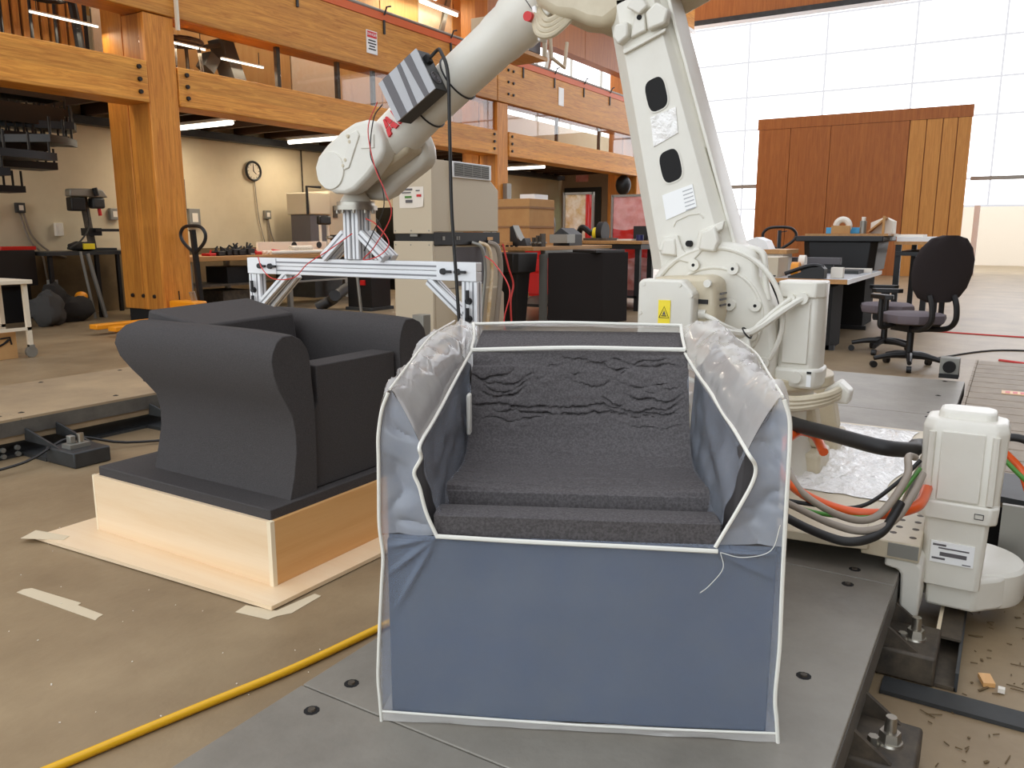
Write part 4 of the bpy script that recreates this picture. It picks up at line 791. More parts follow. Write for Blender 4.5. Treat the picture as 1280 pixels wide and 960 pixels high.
# ------------------------------------------------------------------ beige cabinet
cb = T('machine_cabinet', 'tall beige two part machine cabinet behind the foam armchair', 'cabinet', (7.5, 5.6, 0))
M().prism([(5.27, 1.20), (5.80, 1.20), (5.80, 1.80), (5.68, 2.0), (5.27, 2.0)], 'x', 6.9, 6.94).build('upper_side_panel', m_cab, cb, .006); M().box(6.9, 6.94, 5.27, 5.80, .05, 1.12).build('lower_side_panel', m_cab, cb, .006)
M().box(6.94, 7.3, 5.275, 5.8, 1.22, 1.97).build('upper_shell', m_cab, cb, .004); M().prism([(7.24, 1.22), (8.18, 1.22), (8.18, 1.70), (8.02, 1.80), (8.02, 1.97), (7.24, 1.97)], 'y', 5.255, 5.8).build('upper_front', m_cab, cb, .012)
M().box(6.93, 8.22, 5.262, 5.8, 1.08, 1.215).build('black_band', m_black, cb); M().box(6.95, 7.32, 5.275, 5.8, .05, 1.07).build('lower_front', m_cab, cb, .005)
M().box(7.32, 8.22, 5.29, 5.8, .05, 1.07).build('lower_shell', m_cab, cb); M().prism([(7.34, .05), (8.22, .05), (8.22, .50), (8.1, .58), (7.4, .58), (7.34, .5)], 'y', 5.2, 5.3).build('lower_bulge', m_cab, cb, .012)
vg = M().box(7.24, 8.0, 5.235, 5.26, 1.80, 1.97).build('vent_frame', m_white, cb, .004); M().box(7.27, 7.95, 5.232, 5.237, 1.815, 1.955).build('vent_opening', m_blackm, vg)
for k in range(9): M().box(7.27, 7.95, 5.228, 5.234, 1.82+k*.015, 1.827+k*.015).build('vent_slat', m_galv, vg, smooth=False)
for k in range(3): M().box(7.44+k*.17, 7.446+k*.17, 5.229, 5.236, 1.82, 1.95).build('vent_bar', m_galv, vg, smooth=False)
M().box(7.36, 7.95, 5.285, 5.291, .62, 1.05).build('lower_vent', m_stripd, cb); M().box(6.97, 7.35, 5.27, 5.275, .6, .605).build('seam', m_stripd, cb)
for x, mm in ((7.07, m_galv), (7.33, m_galv), (7.35, m_galv)): M().box(x, x+.04, 5.255, 5.262, 1.13, 1.17).build('latch', mm, cb)
M().box(7.95, 8.06, 5.255, 5.262, 1.125, 1.16).build('amber_plate', m_birchr, cb); M().box(6.89, 6.9, 5.46, 5.56, 1.17, 1.195).build('latch', m_galv, cb)
for y, z in ((5.31, 1.95), (5.56, 1.95), (5.31, 1.23), (5.55, 1.23), (5.77, 1.23), (5.31, 1.08), (5.56, 1.08), (5.77, 1.08), (5.31, .08)): bolt(cb, (6.9, y, z), (-1, 0, 0), .009, .004, m_galv, 'screw')
pp = M().grid(lambda u, v: (6.896-.03*max(0, (u-.55))*max(0, (1-v)-.5)*2, 5.70-.33*u-(.0), 1.69-.22*(1-v)+(.03*max(0, u-.6) if v < .5 else 0)), 14, 10).build('paper_label', m_paper, cb)
for y0, y1, z, h, mm in ((5.52, 5.66, 1.655, .018, m_stripd), (5.54, 5.66, 1.625, .012, m_stripd), (5.53, 5.62, 1.575, .02, m_green), (5.52, 5.61, 1.525, .03, m_stripd), (5.42, 5.47, 1.645, .01, m_stripd), (5.40, 5.46, 1.585, .025, m_red)): M().box(6.888, 6.8945, y0, y1, z, z+h).build('label_print', mm, pp)
M().box(7.0, 8.1, 5.35, 5.75, 0, .05).build('plinth', m_black, cb)
M().box(6.9, 7.0, 5.88, 5.95, .0, .05).build('caster_plate', m_black, cb); M().cyl((7.0, 5.95, .06), (7.0, 5.9, .06), .06).build('caster', m_black, cb); M().box(6.96, 7.04, 5.8, 6.0, .13, .17).build('caster_arm', m_rust, cb)
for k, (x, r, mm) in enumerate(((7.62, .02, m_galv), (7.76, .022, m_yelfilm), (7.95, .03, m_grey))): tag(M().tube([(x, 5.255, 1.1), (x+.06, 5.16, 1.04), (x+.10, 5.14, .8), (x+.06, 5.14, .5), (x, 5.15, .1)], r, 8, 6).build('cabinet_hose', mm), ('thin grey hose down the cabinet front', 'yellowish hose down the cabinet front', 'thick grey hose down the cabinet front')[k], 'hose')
tag(M().tube([(8.22, 5.22, 1.08), (8.24, 5.15, .8), (8.3, 5.12, .6), (8.24, 5.12, .4), (8.26, 5.12, .1)], .012, 6, 6).build('hanging_wire', m_wirer), 'red cord hanging at the cabinet corner by the black bin', 'cord')
gb = T('grey_upright', 'small grey upright box beside the cabinet foot behind the foam chair', 'box', (6.4, 4.9, 0)); M().box(6.3, 6.42, 4.94, 5.08, 0, .40).build('box', m_galv, gb, .004)
# ------------------------------------------------------------------ table with carton, bin, dark pedestal
t2 = T('carton_table', 'wood topped steel table carrying the cardboard carton', 'table', (10.5, 5.8, 0))
M().box(9.0, 11.4, 5.25, 6.7, .98, 1.03).build('table_top', m_bench, t2, .005)
M().box(9.3, 11.3, 5.24, 5.26, .88, .98).build('apron', m_galv, t2)
for x, y in ((9.4, 5.3), (9.4, 6.2), (11.25, 5.3), (11.25, 6.2)): M().box(x, x+.07, y, y+.07, 0, .98).build('leg', m_galv, t2)
M().box(9.4, 11.3, 5.35, 6.2, .22, .26).build('shelf', m_dsteel, t2)
cn = T('cardboard_carton', 'tall cardboard carton with brown tape bands on the table', 'carton', (11, 6.2, 1.03))
M().box(10.2, 10.95, 6.02, 6.62, 1.03, 1.70).build('carton_body', m_card, cn, .004)
for z in (1.28, 1.56): M().box(10.19, 10.96, 6.01, 6.63, z, z+.03).build('tape_band', m_cardd, cn)
M().box(10.4, 10.8, 6.05, 6.3, 1.70, 1.77).build('white_box', m_white, cn)
def small(name, label, cat, parts, loc): 
    t = T(name, label, cat, loc)
    for n, mm, b in parts: b.build(n, mm, t, .003)
    return t
L0 = 1.03
small('tape_dispenser', 'black curved tape dispenser on the carton table', 'dispenser', [('body', m_black, M().prism([(5.98, L0), (5.98, L0+.26), (5.93, L0+.28), (5.86, L0+.10), (5.80, L0+.06), (5.77, L0+.10), (5.74, L0+.11), (5.70, L0)], 'x', 9.6, 9.75)), ('blade', m_galv, M().prism([(5.93, L0+.285), (5.86, L0+.11), (5.80, L0+.07), (5.85, L0+.14)], 'x', 9.595, 9.755))], (9.67, 5.85, L0))
small('plastic_bag', 'white crumpled bag with a purple mark on the table corner', 'bag', [('bag', m_paper, lump((9.3, 6.12, L0+.1), .11, (.8, 1, 1.15), 2, .5)), ('purple_mark', m_navy, M().ring((9.2, 6.1, L0+.1), (1, 0, 0), .035, .008, 16, 6, 0, 4)), ('pen', m_black, M().tube([(9.25, 6.06, L0+.15), (9.25, 6.05, L0+.3)], .008))], (9.3, 6.12, L0))
small('folded_box', 'small open brown box beside the white bag', 'box', [('box', m_card, M().box(9.4, 9.55, 5.9, 6.02, L0, L0+.06))], (9.45, 5.95, L0))
small('grinder_guard', 'dark angled metal box on the carton table', 'tool', [('case', m_dsteel, M().prism([(5.62, L0), (5.62, L0+.16), (5.5, L0+.25), (5.36, L0+.16), (5.36, L0)], 'x', 10.2, 10.6)), ('tray', m_galv, M().frame((10.1, 5.42, L0+.1), (1, 0, 0), (0, 1, 0), (0, 0, 1), .12, .14, .06))], (10.3, 5.45, L0))
for k in range(3): small('bar_clamp', ('first', 'second', 'third')[k]+' steel clamp jaw on the table corner from the left', 'clamp', [('jaw', m_rust, M().box(9.25, 9.36, 5.27+.06*(2-k), 5.30+.06*(2-k), L0, L0+.12+.025*k)), ('screw', m_galv, M().cyl((9.2, 5.285+.06*(2-k), L0+.05), (9.4, 5.285+.06*(2-k), L0+.05), .012))], (9.3, 5.3+.06*(2-k), L0))
for k in range(5): tag(M().box(9.0, 9.03, 5.5+.07*k, 5.53+.07*k, L0+.0, L0+.022).build('drawer_knob', m_blackm), ('fifth', 'fourth', 'third', 'second', 'first')[k]+' small dark peg from the left along the carton table edge', 'peg', 'pegs along the carton table edge')
tb = T('waste_bin', 'tall black plastic bin between cabinet and dark pedestal', 'bin', (8.8, 5.5, 0))
M().loft([sq(8.62, 8.98, 5.32, 5.66, 0, .05), sq(8.58, 9.02, 5.28, 5.72, .7, .05), sq(8.52, 9.06, 5.22, 5.76, .72, .05), sq(8.5, 9.08, 5.2, 5.78, .96, .05)]).build('bin_body', m_black, tb, .01)
bp = T('dark_pedestal', 'large dark foam block standing in the middle of the room', 'block', (10, 5, 0))
M().prism([(9.3, 5.2), (9.75, 4.62), (10.35, 4.52), (10.35, 5.2)], 'z', 0, .95).build('block', m_ped, bp, .004); M().box(9.24, 9.29, 5.2, 5.3, 0, .93).build('steel_post', m_galv, bp)
small('black_board', 'thin black board lying on top of the dark pedestal', 'board', [('board', m_black, M().prism([(9.6, 4.65), (10.3, 4.55), (10.3, 5.05), (9.8, 5.1)], 'z', .95, .985))], (10, 4.8, .95))
# ------------------------------------------------------------------ right workbench with curtain screens behind
wb2 = T('black_leg_bench', 'wood topped bench with black legs behind the dark pedestal', 'bench', (13, 5.4, 0))
M().box(11.6, 13.1, 4.85, 6.0, 1.04, 1.09).build('bench_top', m_bench, wb2, .005); M().box(11.65, 13.05, 4.88, 5.95, .96, 1.04).build('apron', m_black, wb2)
for x, y in ((11.7, 4.92), (12.2, 4.92), (12.9, 4.92), (11.7, 5.8), (12.9, 5.8)): M().box(x, x+.08, y, y+.08, 0, .98).build('leg', m_black, wb2)
M().box(11.7, 12.9, 4.95, 5.8, .20, .24).build('lower_shelf', m_black, wb2)
small('chop_saw', 'round black saw with yellow guard on the black legged bench', 'saw', [('guard', m_black, M().cyl((12.0, 5.75, 1.22), (12.0, 5.65, 1.22), .17)), ('base', m_rust, M().box(11.8, 12.3, 5.55, 5.95, 1.09, 1.13)), ('yellow_body', m_sticker, M().cyl((11.95, 5.82, 1.2), (11.95, 5.76, 1.2), .1)), ('arm', m_black, M().tube([(12, 5.9, 1.2), (12.05, 6.1, 1.3), (12.1, 6.2, 1.15)], .05, 8, 5))], (12, 5.75, 1.09))
small('black_box', 'square black box on the bench next to the robot arm', 'box', [('box', m_black, M().box(12.2, 12.45, 5.0, 5.25, 1.09, 1.32)), ('blue_pot', m_navy, M().cyl((12.0, 5.05, 1.09), (12.0, 5.05, 1.18), .06))], (12.3, 5.1, 1.09))
small('paper_pile', 'flat white papers on the black legged bench', 'paper', [('sheets', m_paper, M().box(11.9, 12.15, 5.15, 5.4, 1.09, 1.115))], (12, 5.3, 1.09))
def screen(y0, y1, z0, z1, x, label, mats):
    t = T('welding_screen', label, 'screen', (x, (y0+y1)/2, 0), group=None); w = y1-y0
    for y in (y0, y1): M().box(x, x+.04, y-.02, y+.02, 0, z1+.02).build('frame_post', m_galv, t)
    for z in (z0, z1): M().box(x, x+.04, y0, y1, z-.02, z+.02).build('frame_rail', m_galv, t)
    n = len(mats); h = (z1-z0)
    for f0_, f1_, g0, g1, mm in mats:
        M().grid(lambda u, v: (x+.02+.012*noise.noise((u*5+g0, v*7, x)), y0+w*(f0_+(f1_-f0_)*u), z0+h*(g0+(g1-g0)*v)+(.02*sin(u*7) if 0 < g0 < 1 and v == 0 or 0 < g1 < 1 and v == 1 else 0)), 14, 14).build('curtain', mm, t)
    M().box(x-.15, x+.2, y0-.02, y0+.02, 0, .04).build('foot', m_galv, t); M().box(x-.15, x+.2, y1-.02, y1+.02, 0, .04).build('foot', m_galv, t); return t
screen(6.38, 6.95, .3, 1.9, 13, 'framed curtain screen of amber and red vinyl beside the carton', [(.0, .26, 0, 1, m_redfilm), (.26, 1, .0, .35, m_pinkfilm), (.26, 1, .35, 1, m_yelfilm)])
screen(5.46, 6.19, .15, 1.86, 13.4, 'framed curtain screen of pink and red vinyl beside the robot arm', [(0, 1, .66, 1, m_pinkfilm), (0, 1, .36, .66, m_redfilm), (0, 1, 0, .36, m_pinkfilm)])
small('red_tool_chest', 'red tool chest in the gap between bin and pedestal', 'chest', [('body', m_redfilm, M().box(12.4, 12.9, 6.7, 7.4, .1, .98)), ('drawer', m_red, M().box(12.37, 12.4, 6.75, 7.35, .55, .75)), ('drawer_bottom', m_red, M().box(12.37, 12.4, 6.75, 7.35, .15, .5))], (12.6, 7, 0))
small('broom', 'yellow broom leaning in the gap left of the dark pedestal', 'broom', [('handle', m_jack, M().tube([(10.3, 6.2, .5), (10.4, 6.22, .9)], .015)), ('head', m_sticker, M().prism([(6.28, .5), (6.12, .5), (6.08, .2), (6.32, .2)], 'x', 10.28, 10.32))], (10.3, 6.2, 0))
small('exit_glow_sign', 'faint red sign on the far loft wall above the dark opening', 'sign', [('plate', m_pinkfilm, M().box(22.44, 22.5, 11.2, 11.6, 2.75, 2.95))], (22.1, 11.4, 2.85))
small('robot_mask', 'black machine head on a stand behind the carton', 'machine', [('head', m_black, M().ball((13.2, 7.4, 1.35), .22, 12, (1, .6, 1.3))), ('stand', m_black, M().box(13.1, 13.3, 7.3, 7.5, 0, 1.1)), ('grip', m_galv, M().cyl((13, 7.4, 1.15), (13, 7.4, .98), .06))], (13.2, 7.4, 0))
# ------------------------------------------------------------------ long workbench at the left wall
lbn = T('long_workbench', 'long wood topped workbench along the back wall crowded with tools', 'bench', (9.6, 10.4, 0))
M().box(7.3, 9.0, 10.0, 11.0, .80, .87).build('bench_top', m_bench, lbn, .006); M().box(9.0, 11.8, 10.0, 11.0, .80, .865).build('bench_top', m_bench, lbn, .006)
for x in (7.4, 8.75, 9.3, 11.5):
    for y in (10.05, 10.9): M().box(x, x+.07, y, y+.07, 0, .8).build('leg', m_galv, lbn)
M().box(7.4, 8.8, 10.08, 10.9, .42, .45).build('shelf', m_rust, lbn); M().box(9.3, 11.5, 10.08, 10.9, .40, .43).build('shelf', m_galv, lbn)
M().box(7.5, 8.05, 10.2, 10.8, .10, .13).build('shelf', m_galv, lbn)
small('storage_crate', 'brown crate on the floor below the left end of the long workbench', 'crate', [('crate', m_rust, M().box(8.1, 8.6, 10.2, 10.8, .0, .34))], (8.3, 10.5, 0))
small('tool_stand', 'dark toolbox on the lower shelf of the long workbench', 'toolbox', [('box', m_black, M().box(8.2, 8.7, 10.2, 10.7, .45, .7))], (8.4, 10.4, .45))
small('dust_machine', 'black shop machine standing under the cutter beam', 'machine', [('body', m_black, M().box(9.55, 10.0, 8.5, 9.0, .04, .95)), ('red_switch', m_red, M().box(9.53, 9.56, 8.62, 8.72, .40, .48)), ('dial', m_white, M().ring((9.53, 8.42, .75), (1, 0, 0), .07, .015, 20)), ('base', m_dsteel, M().box(9.5, 10.05, 8.48, 9.02, 0, .05)), ('plate', m_galv, M().box(9.53, 9.56, 8.62, 8.66, .8, .92))], (9.75, 8.75, 0))
tag(M().tube([(9.35, 9.5, .02), (9.5, 9.3, .15), (9.2, 8.95, .25), (9.4, 9.15, .2), (9.8, 9.3, .3), (10.2, 9.4, .35)], .09, 10, 8).build('vacuum_hose', m_rubber), 'fat dark vacuum hose coiled on the floor under the long workbench', 'hose')
small('steel_stand', 'thin steel post stand before the black shop machine', 'stand', [('post', m_galv, M().tube([(9.35, 8.55, 0), (9.3, 8.6, .95)], .025)), ('collar', m_steel, M().cyl((9.32, 8.58, .58), (9.315, 8.585, .66), .04))], (9.35, 8.55, 0))
small('black_case', 'wide black case on the lower shelf under the cutter beam', 'case', [('case', m_black, M().box(9.7, 11.3, 10.15, 10.8, .43, .72))], (10.5, 10.4, .43))
rr2 = random.Random(5)
tt = [('red_clamp', m_red, 7.93, .09, .07), ('black_tool', m_black, 8.1, .1, .11), ('hand_drill', m_black, 8.25, .08, .13), ('black_tool', m_black, 8.38, .1, .16), ('socket_set', m_black, 8.5, .12, .14), ('black_tool', m_black, 8.66, .1, .17), ('red_box', m_red, 8.8, .1, .09), ('steel_tool', m_galv, 8.72, .12, .05), ('red_case', m_red, 9.3, .25, .06)]
lab = ['red clamp by the pallet truck handle', 'black tool right of the red clamp', 'black hand drill standing on the bench', 'black tool with upright spikes on the bench', 'black socket set in the middle of the tools', 'tallest black tool on the bench', 'red box among the black tools', 'silvery tool lying on the bench edge', 'long red case behind the white tubes']
for (n, mm, x, w, h), l in zip(tt, lab):
    t = T(n, l, 'tool', (x, 10.3, .87)); M().frame((x, 10.25, .87+h*.3), V((1, .2, 0)).normalized(), V((-.2, 1, 0)).normalized(), (0, 0, 1), w*.8, .08, h*.3).build('body', mm, t, .01)
    for k in range(4 if mm is m_black else 1): M().tube([(x+rr2.uniform(-w, w)*.7, 10.25, .87+h*.5), (x+rr2.uniform(-w, w), 10.25, .87+h*rr2.uniform(.8, 1.3))], .014).build('handle', mm, t)
for k in range(3): tag(M().tube([(8.95, 10.05+.1*k, .90), (10.2, 10.05+.1*k, .90)], .03).build('white_tube', m_paper), ('nearest', 'middle', 'farthest')[k]+' of the white tubes lying on the long workbench', 'tube', 'white tubes on the bench')
small('white_bracket', 'pale plank with two dark holes at the back of the long workbench', 'plank', [('plank', m_paper, M().box(9.3, 10.9, 10.75, 10.8, .87, 1.06)), ('hole', m_black, M().cyl((10.1, 10.74, 1.0), (10.1, 10.76, 1.0), .06)), ('hole', m_black, M().cyl((10.7, 10.74, 1.0), (10.7, 10.76, 1.0), .06))], (10, 10.8, .87))
small('coil_spring', 'pale coiled air line on the long workbench', 'coil', [('coil', m_paper, M().tube([(9.45+.0028*k, 10.15+.04*cos(k*.7), .96+.04*sin(k*.7)) for k in range(170)], .010, 6))], (9.7, 10.15, .87))
small('cordless_drill', 'black cordless drill standing at the end of the long workbench', 'drill', [('grip', m_black, M().box(10.75, 10.83, 10.3, 10.38, .87, 1.1)), ('body', m_black, M().bar((10.62, 10.34, 1.13), (10.92, 10.34, 1.13), .09, .1)), ('chuck', m_steel, M().cyl((10.62, 10.34, 1.13), (10.5, 10.34, 1.13), .03))], (10.78, 10.34, .87))
small('wood_strips', 'bundle of tan wood strips on the long workbench', 'wood', [('strip', m_bench, M().box(9.9, 11.2, 10.05, 10.1, .87, .91)), ('strip', m_bench, M().box(10.0, 11.0, 10.13, 10.18, .87, .91))], (10.5, 10.1, .87))
# band saw like machine behind and sanding stand
bs = T('band_saw', 'cream band saw with grey column behind the robot wrist', 'machine', (11.6, 11.5, 0))
M().box(10.95, 11.4, 11.2, 11.7, .87, 1.55).build('grey_column', m_stripd, bs); M().box(10.9, 11.45, 11.15, 11.75, 1.55, 1.95).build('cream_head', m_cab, bs, .02); M().box(11.45, 12.8, 11.2, 11.8, .95, 2.0).build('cream_body', m_cab, bs, .03)
M().box(11.0, 12.7, 11.2, 11.8, 0, .87).build('base', m_dsteel, bs); M().box(11.55, 11.66, 11.18, 11.2, 1.5, 1.72).build('dark_plate', m_rust, bs); sw = M().box(11.85, 12.05, 11.15, 11.2, 1.40, 1.75).build('switch_box', m_black, bs); M().cyl((12.0, 11.14, 1.47), (12.0, 11.12, 1.47), .035).build('stop_button', m_red, sw); M().box(11.9, 11.96, 11.14, 11.15, 1.55, 1.6).build('warning_mark', m_sticker, sw)
M().tube([(10.85, 11.15, 1.55), (10.85, 11.15, 2.05), (11.2, 11.15, 2.05)], .025).build('bent_arm', m_black, bs)
rs = T('roller_stand', 'roller stand with two cream posts and black roller on the bench', 'stand', (10.9, 10.7, .87))
for x in (10.85, 11.05): M().box(x, x+.035, 10.85, 10.89, .87, 1.4).build('post', m_paper, rs)
M().box(10.82, 11.12, 10.82, 10.92, 1.36, 1.52).build('roller', m_black, rs, .03); M().box(10.85, 11.1, 10.8, 10.9, .87, .89).build('foot', m_black, rs)
gm = T('dark_machine_column', 'grey curved pipe and dark column behind the cutter tower', 'machine', (13, 11.6, 0))
M().tube([(12.9, 11.5, 1.5), (13.1, 11.5, 1.35), (13.2, 11.5, .9), (13.2, 11.5, 0)], .12, 12, 6).build('pipe', m_dsteel, gm); M().box(13.55, 14.3, 11.3, 12.0, 0, 1.75).build('column', m_black, gm); M().box(13.45, 13.55, 11.28, 11.3, 1.55, 1.9).build('hinge', m_galv, gm)
# wall fittings
ck = T('wall_clock', 'round black rimmed clock on the cream back wall', 'clock', (10.42, 12.05, 2.33))
M().cyl((10.42, 12.1, 2.33), (10.42, 12.05, 2.33), .16, None, 32).build('face', m_cab, ck); M().ring((10.42, 12.05, 2.33), (0, 1, 0), .165, .022, 40).build('rim', m_black, ck)
M().bar((10.42, 12.045, 2.33), (10.42, 12.045, 2.44), .012, .006).build('hand', m_black, ck); M().bar((10.42, 12.045, 2.33), (10.48, 12.045, 2.28), .014, .006).build('hand', m_black, ck)
for k in range(12): M().box(10.413+.125*cos(k*pi/6), 10.427+.125*cos(k*pi/6), 12.044, 12.05, 2.323+.125*sin(k*pi/6), 2.337+.125*sin(k*pi/6)).build('hour_mark', m_black, ck)
def wallbox(x, z, w, h, label, m=m_galv, name='wall_outlet', d=.07, cords=()):
    t = T(name, label, 'outlet', (x, 12.05, z)); M().box(x-w/2, x+w/2, 12.1-d, 12.1, z-h/2, z+h/2).build('box', m, t, .006); M().box(x-w/4, x+w/4, 12.095-d, 12.1-d, z-h/4, z+h/4).build('plate', m_paper, t)
    for k, pts in enumerate(cords): M().tube([(a, 12.07, b) for a, b in pts], .014, 6, 6).build('cord', m_grey, t)
wallbox(9.08, 1.47, .22, .3, 'grey switch box on the wall right of the thick post'); wallbox(10.7, 1.55, .14, .16, 'outlet box with two cords below the clock', cords=(((10.7, 1.5), (10.72, 1.2), (10.74, .9)), ((10.72, 1.5), (10.78, 1.2), (10.9, .9))))
wallbox(6.21, 1.56, .12, .14, 'dark outlet box with cords left of the drill press', m_dsteel, cords=(((6.2, 1.5), (6.3, 1.1), (6.45, .9), (6.5, .5), (6.6, .35)), ((6.25, 1.5), (6.35, 1.15), (6.6, .92), (6.8, .85))))
wallbox(6.73, 1.26, .11, .19, 'white thermostat on the wall left of the drill press', m_paper, 'wall_thermostat'); wallbox(7.62, 1.5, .14, .18, 'grey switch box partly behind the thick post'); wallbox(5.72, 1.5, .08, .16, 'pale switch near the stair foot at the frame edge', m_paper)
wallbox(6.55, .45, .14, .16, 'round white outlet low on the wall beside the yellow bag', m_white); wallbox(11.75, 1.75, .2, .22, 'outlet with black cords behind the robot wrist', cords=(((11.75, 1.7), (11.9, 1.55), (12.1, 1.5)),))
for x, l in ((11.65, 'vertical grey conduit on the wall below the loft left of the robot wrist'), (8.93, 'dark vertical rod on the wall just right of the thick post')): tag(M().tube([(x, 12.08, 1.95 if x > 9 else 1.6), (x, 12.08, 2.8 if x > 9 else 2.1)], .025 if x < 9 else .015).build('conduit', m_rust), l, 'conduit')
tag(M().tube([(10.45, 12.07, 2.15), (10.5, 12.07, 1.5), (10.62, 12.07, 1.0)], .01, 6, 5).build('clock_cord', m_grey), 'thin cord running down from the clock', 'cord')
# drill press on its dark bench
db = T('steel_bench', 'dark steel bench below the drill press', 'bench', (6.8, 11.6, 0))
M().box(6.05, 7.6, 11.2, 11.95, .9, .95).build('bench_top', m_dsteel, db)
for x, y in ((6.1, 11.25), (6.75, 11.22), (7.5, 11.25), (6.1, 11.9), (7.5, 11.9)): M().box(x, x+.05, y, y+.05, 0, .9).build('leg', m_black, db)
M().tube([(6.62, 11.15, 0), (6.52, 11.2, .95)], .02).build('brace', m_galv, db); M().tube([(6.78, 11.15, .0), (6.62, 11.2, .92)], .03).build('brace', m_galv, db)
dp = T('drill_press', 'grey drill press with black motor on the dark steel bench', 'drill press', (6.95, 11.5, .95))
M().cyl((6.95, 11.6, .95), (6.87, 11.6, 1.75), .055, None, 16).build('column', m_rust, dp); M().prism([(6.60, 1.72), (6.61, 1.83), (7.0, 1.845), (7.1, 1.83), (7.17, 1.72)], 'y', 11.45, 11.6).build('belt_cover', m_galv, dp, .02)
M().box(6.62, 6.83, 11.47, 11.62, 1.52, 1.715).build('motor', m_black, dp, .02); M().box(6.93, 7.12, 11.45, 11.6, 1.56, 1.72).build('head', m_dsteel, dp, .03); M().cyl((7.04, 11.5, 1.56), (7.05, 11.5, 1.46), .025).build('chuck', m_red, dp); M().cyl((6.95, 11.42, 1.85), (6.98, 11.42, 1.74), .035).build('belt_knob', m_black, dp)
M().box(6.93, 7.6, 11.45, 11.8, 1.23, 1.27).build('table', m_black, dp); M().box(6.85, 7.05, 11.5, 11.7, 1.17, 1.28).build('table_clamp', m_black, dp); M().box(6.75, 7.2, 11.4, 11.8, .95, .99).build('base', m_dsteel, dp)
tag(M().tube([(6.86, 11.5, 1.55), (6.8, 11.4, 1.3), (6.6, 11.3, 1.1), (6.4, 11.25, 1.0)], .012, 6, 6).build('motor_cord', m_rubber), 'black cord from the drill press motor to the bench', 'cord')
small('tool_bag', 'black cloth bundle with a yellow box on the dark steel bench', 'bundle', [('bundle', m_bag, lump((6.65, 11.4, 1.02), .085, (2.4, 1, .8), 6)), ('yellow_box', m_sticker, M().box(6.62, 6.78, 11.26, 11.3, .98, 1.06))], (6.65, 11.4, .95))
small('black_disc_cover', 'tall black disc shaped cover beside the thick post', 'cover', [('disc', m_black, M().cyl((7.3, 11.0, .9), (7.4, 11.0, .9), .3)), ('stand', m_black, M().box(7.15, 7.5, 10.85, 11.12, 0, .9))], (7.3, 11.1, 0))
small('grey_sack', 'grey round sack on the floor below the stair', 'sack', [('sack', m_bagg, lump((5.72, 10.72, .22), .22, (1.05, .7, 1.05), 3))], (5.75, 10.75, 0))
small('black_sack', 'black heap of bags on the floor left of the dark steel bench', 'sack', [('sack', m_bag, lump((6.25, 11.0, .17), .18, (1.5, .7, 1), 5)), ('sack', m_bag, lump((6.0, 11.05, .27), .2, (1, .6, 1.3), 8))], (6.2, 10.95, 0))
small('yellow_helmet', 'small yellow round thing on the black heap of bags', 'helmet', [('shell', m_jack, M().ball((6.40, 11.08, .33), .09, 12, (1, .8, .8)))], (6.43, 11.25, .3))
small('wall_shelf_tools', 'dark tool chest below the stair at the frame edge', 'chest', [('chest', m_black, M().box(5.0, 6.0, 11.4, 11.9, .5, .98)), ('red_tray', m_redfilm, M().box(5.6, 6.05, 11.45, 11.8, .98, 1.03)), ('stand', m_black, M().box(5.1, 5.9, 11.5, 11.8, 0, .5))], (5.5, 11.6, 0))
# spiral stair
ss = T('spiral_stair', 'dark spiral stair with balusters under the lower beam', 'stair', (5.3, 10.9, 0))
M().cyl((5.0, 10.95, 0), (5.0, 10.95, 3.26), .07).build('centre_pole', m_black, ss)
for k in range(13):
    z = .35+k*.215; a = radians(110+k*22) if z < 1.65 else radians(255+(k-7)*28); r = 1.35
    tri = [(5.0, 10.95)]+[(5.0+r*cos(a+radians(d)), 10.95+r*.8*sin(a+radians(d))) for d in (-16, 0, 16)]
    M().prism(tri, 'z', z, z+.05 if k < 6 else z+.09).build('tread', m_black, ss)
    for d in () if z < 1.65 else (-13, 0, 13): M().tube([(5.0+1.3*cos(a+radians(d)), 10.95+1.3*.8*sin(a+radians(d)), z+.02), (5.0+1.3*cos(a+radians(d)), 10.95+1.3*.8*sin(a+radians(d)), z+.3)], .015, 6).build('baluster', m_black, ss)
for k, (x1, z, h) in enumerate(((5.5, 1.70, .08), (5.93, 2.0, .09), (5.84, 2.22, .1), (6.12, 2.32, .11), (6.08, 2.54, .23), (6.09, 2.86, .2))):
    M().box(5.0, x1, 10.5, 10.9, z, z+h).build('landing_edge', m_black, ss)
    for j in range(9):
        x = x1-.03-j*.105
        if x > 5.0: M().tube([(x, 10.52, z+.06), (x, 10.52, z+.26)], .014, 6).build('baluster', m_black, ss)
# white cart with carton beneath
wc = T('white_cart', 'white tube cart on casters at the frame edge', 'cart', (3.7, 8.3, 0))
M().box(3.1, 4.21, 8.1, 8.7, .72, .76).build('top', m_whitep, wc, .005)
for x, y in ((3.15, 8.13), (4.13, 8.13), (3.15, 8.62), (4.13, 8.62)):
    M().box(x, x+.04, y, y+.04, .1, .72).build('leg', m_whitep, wc); M().cyl((x+.02, y+.0, .055), (x+.02, y+.035, .055), .055).build('caster', m_galv, wc); M().box(x, x+.05, y-.005, y+.04, .09, .125).build('caster_fork', m_galv, wc)
for y in (8.13, 8.62): M().box(3.15, 4.17, y, y+.03, .27, .30).build('rail', m_whitep, wc)
ab = T('shipping_carton', 'cardboard parcel with a black smile arrow under the white cart', 'carton', (3.85, 8.35, 0))
M().box(3.4, 4.05, 8.2, 8.6, 0, .26).build('carton_body', m_card, ab, .003)
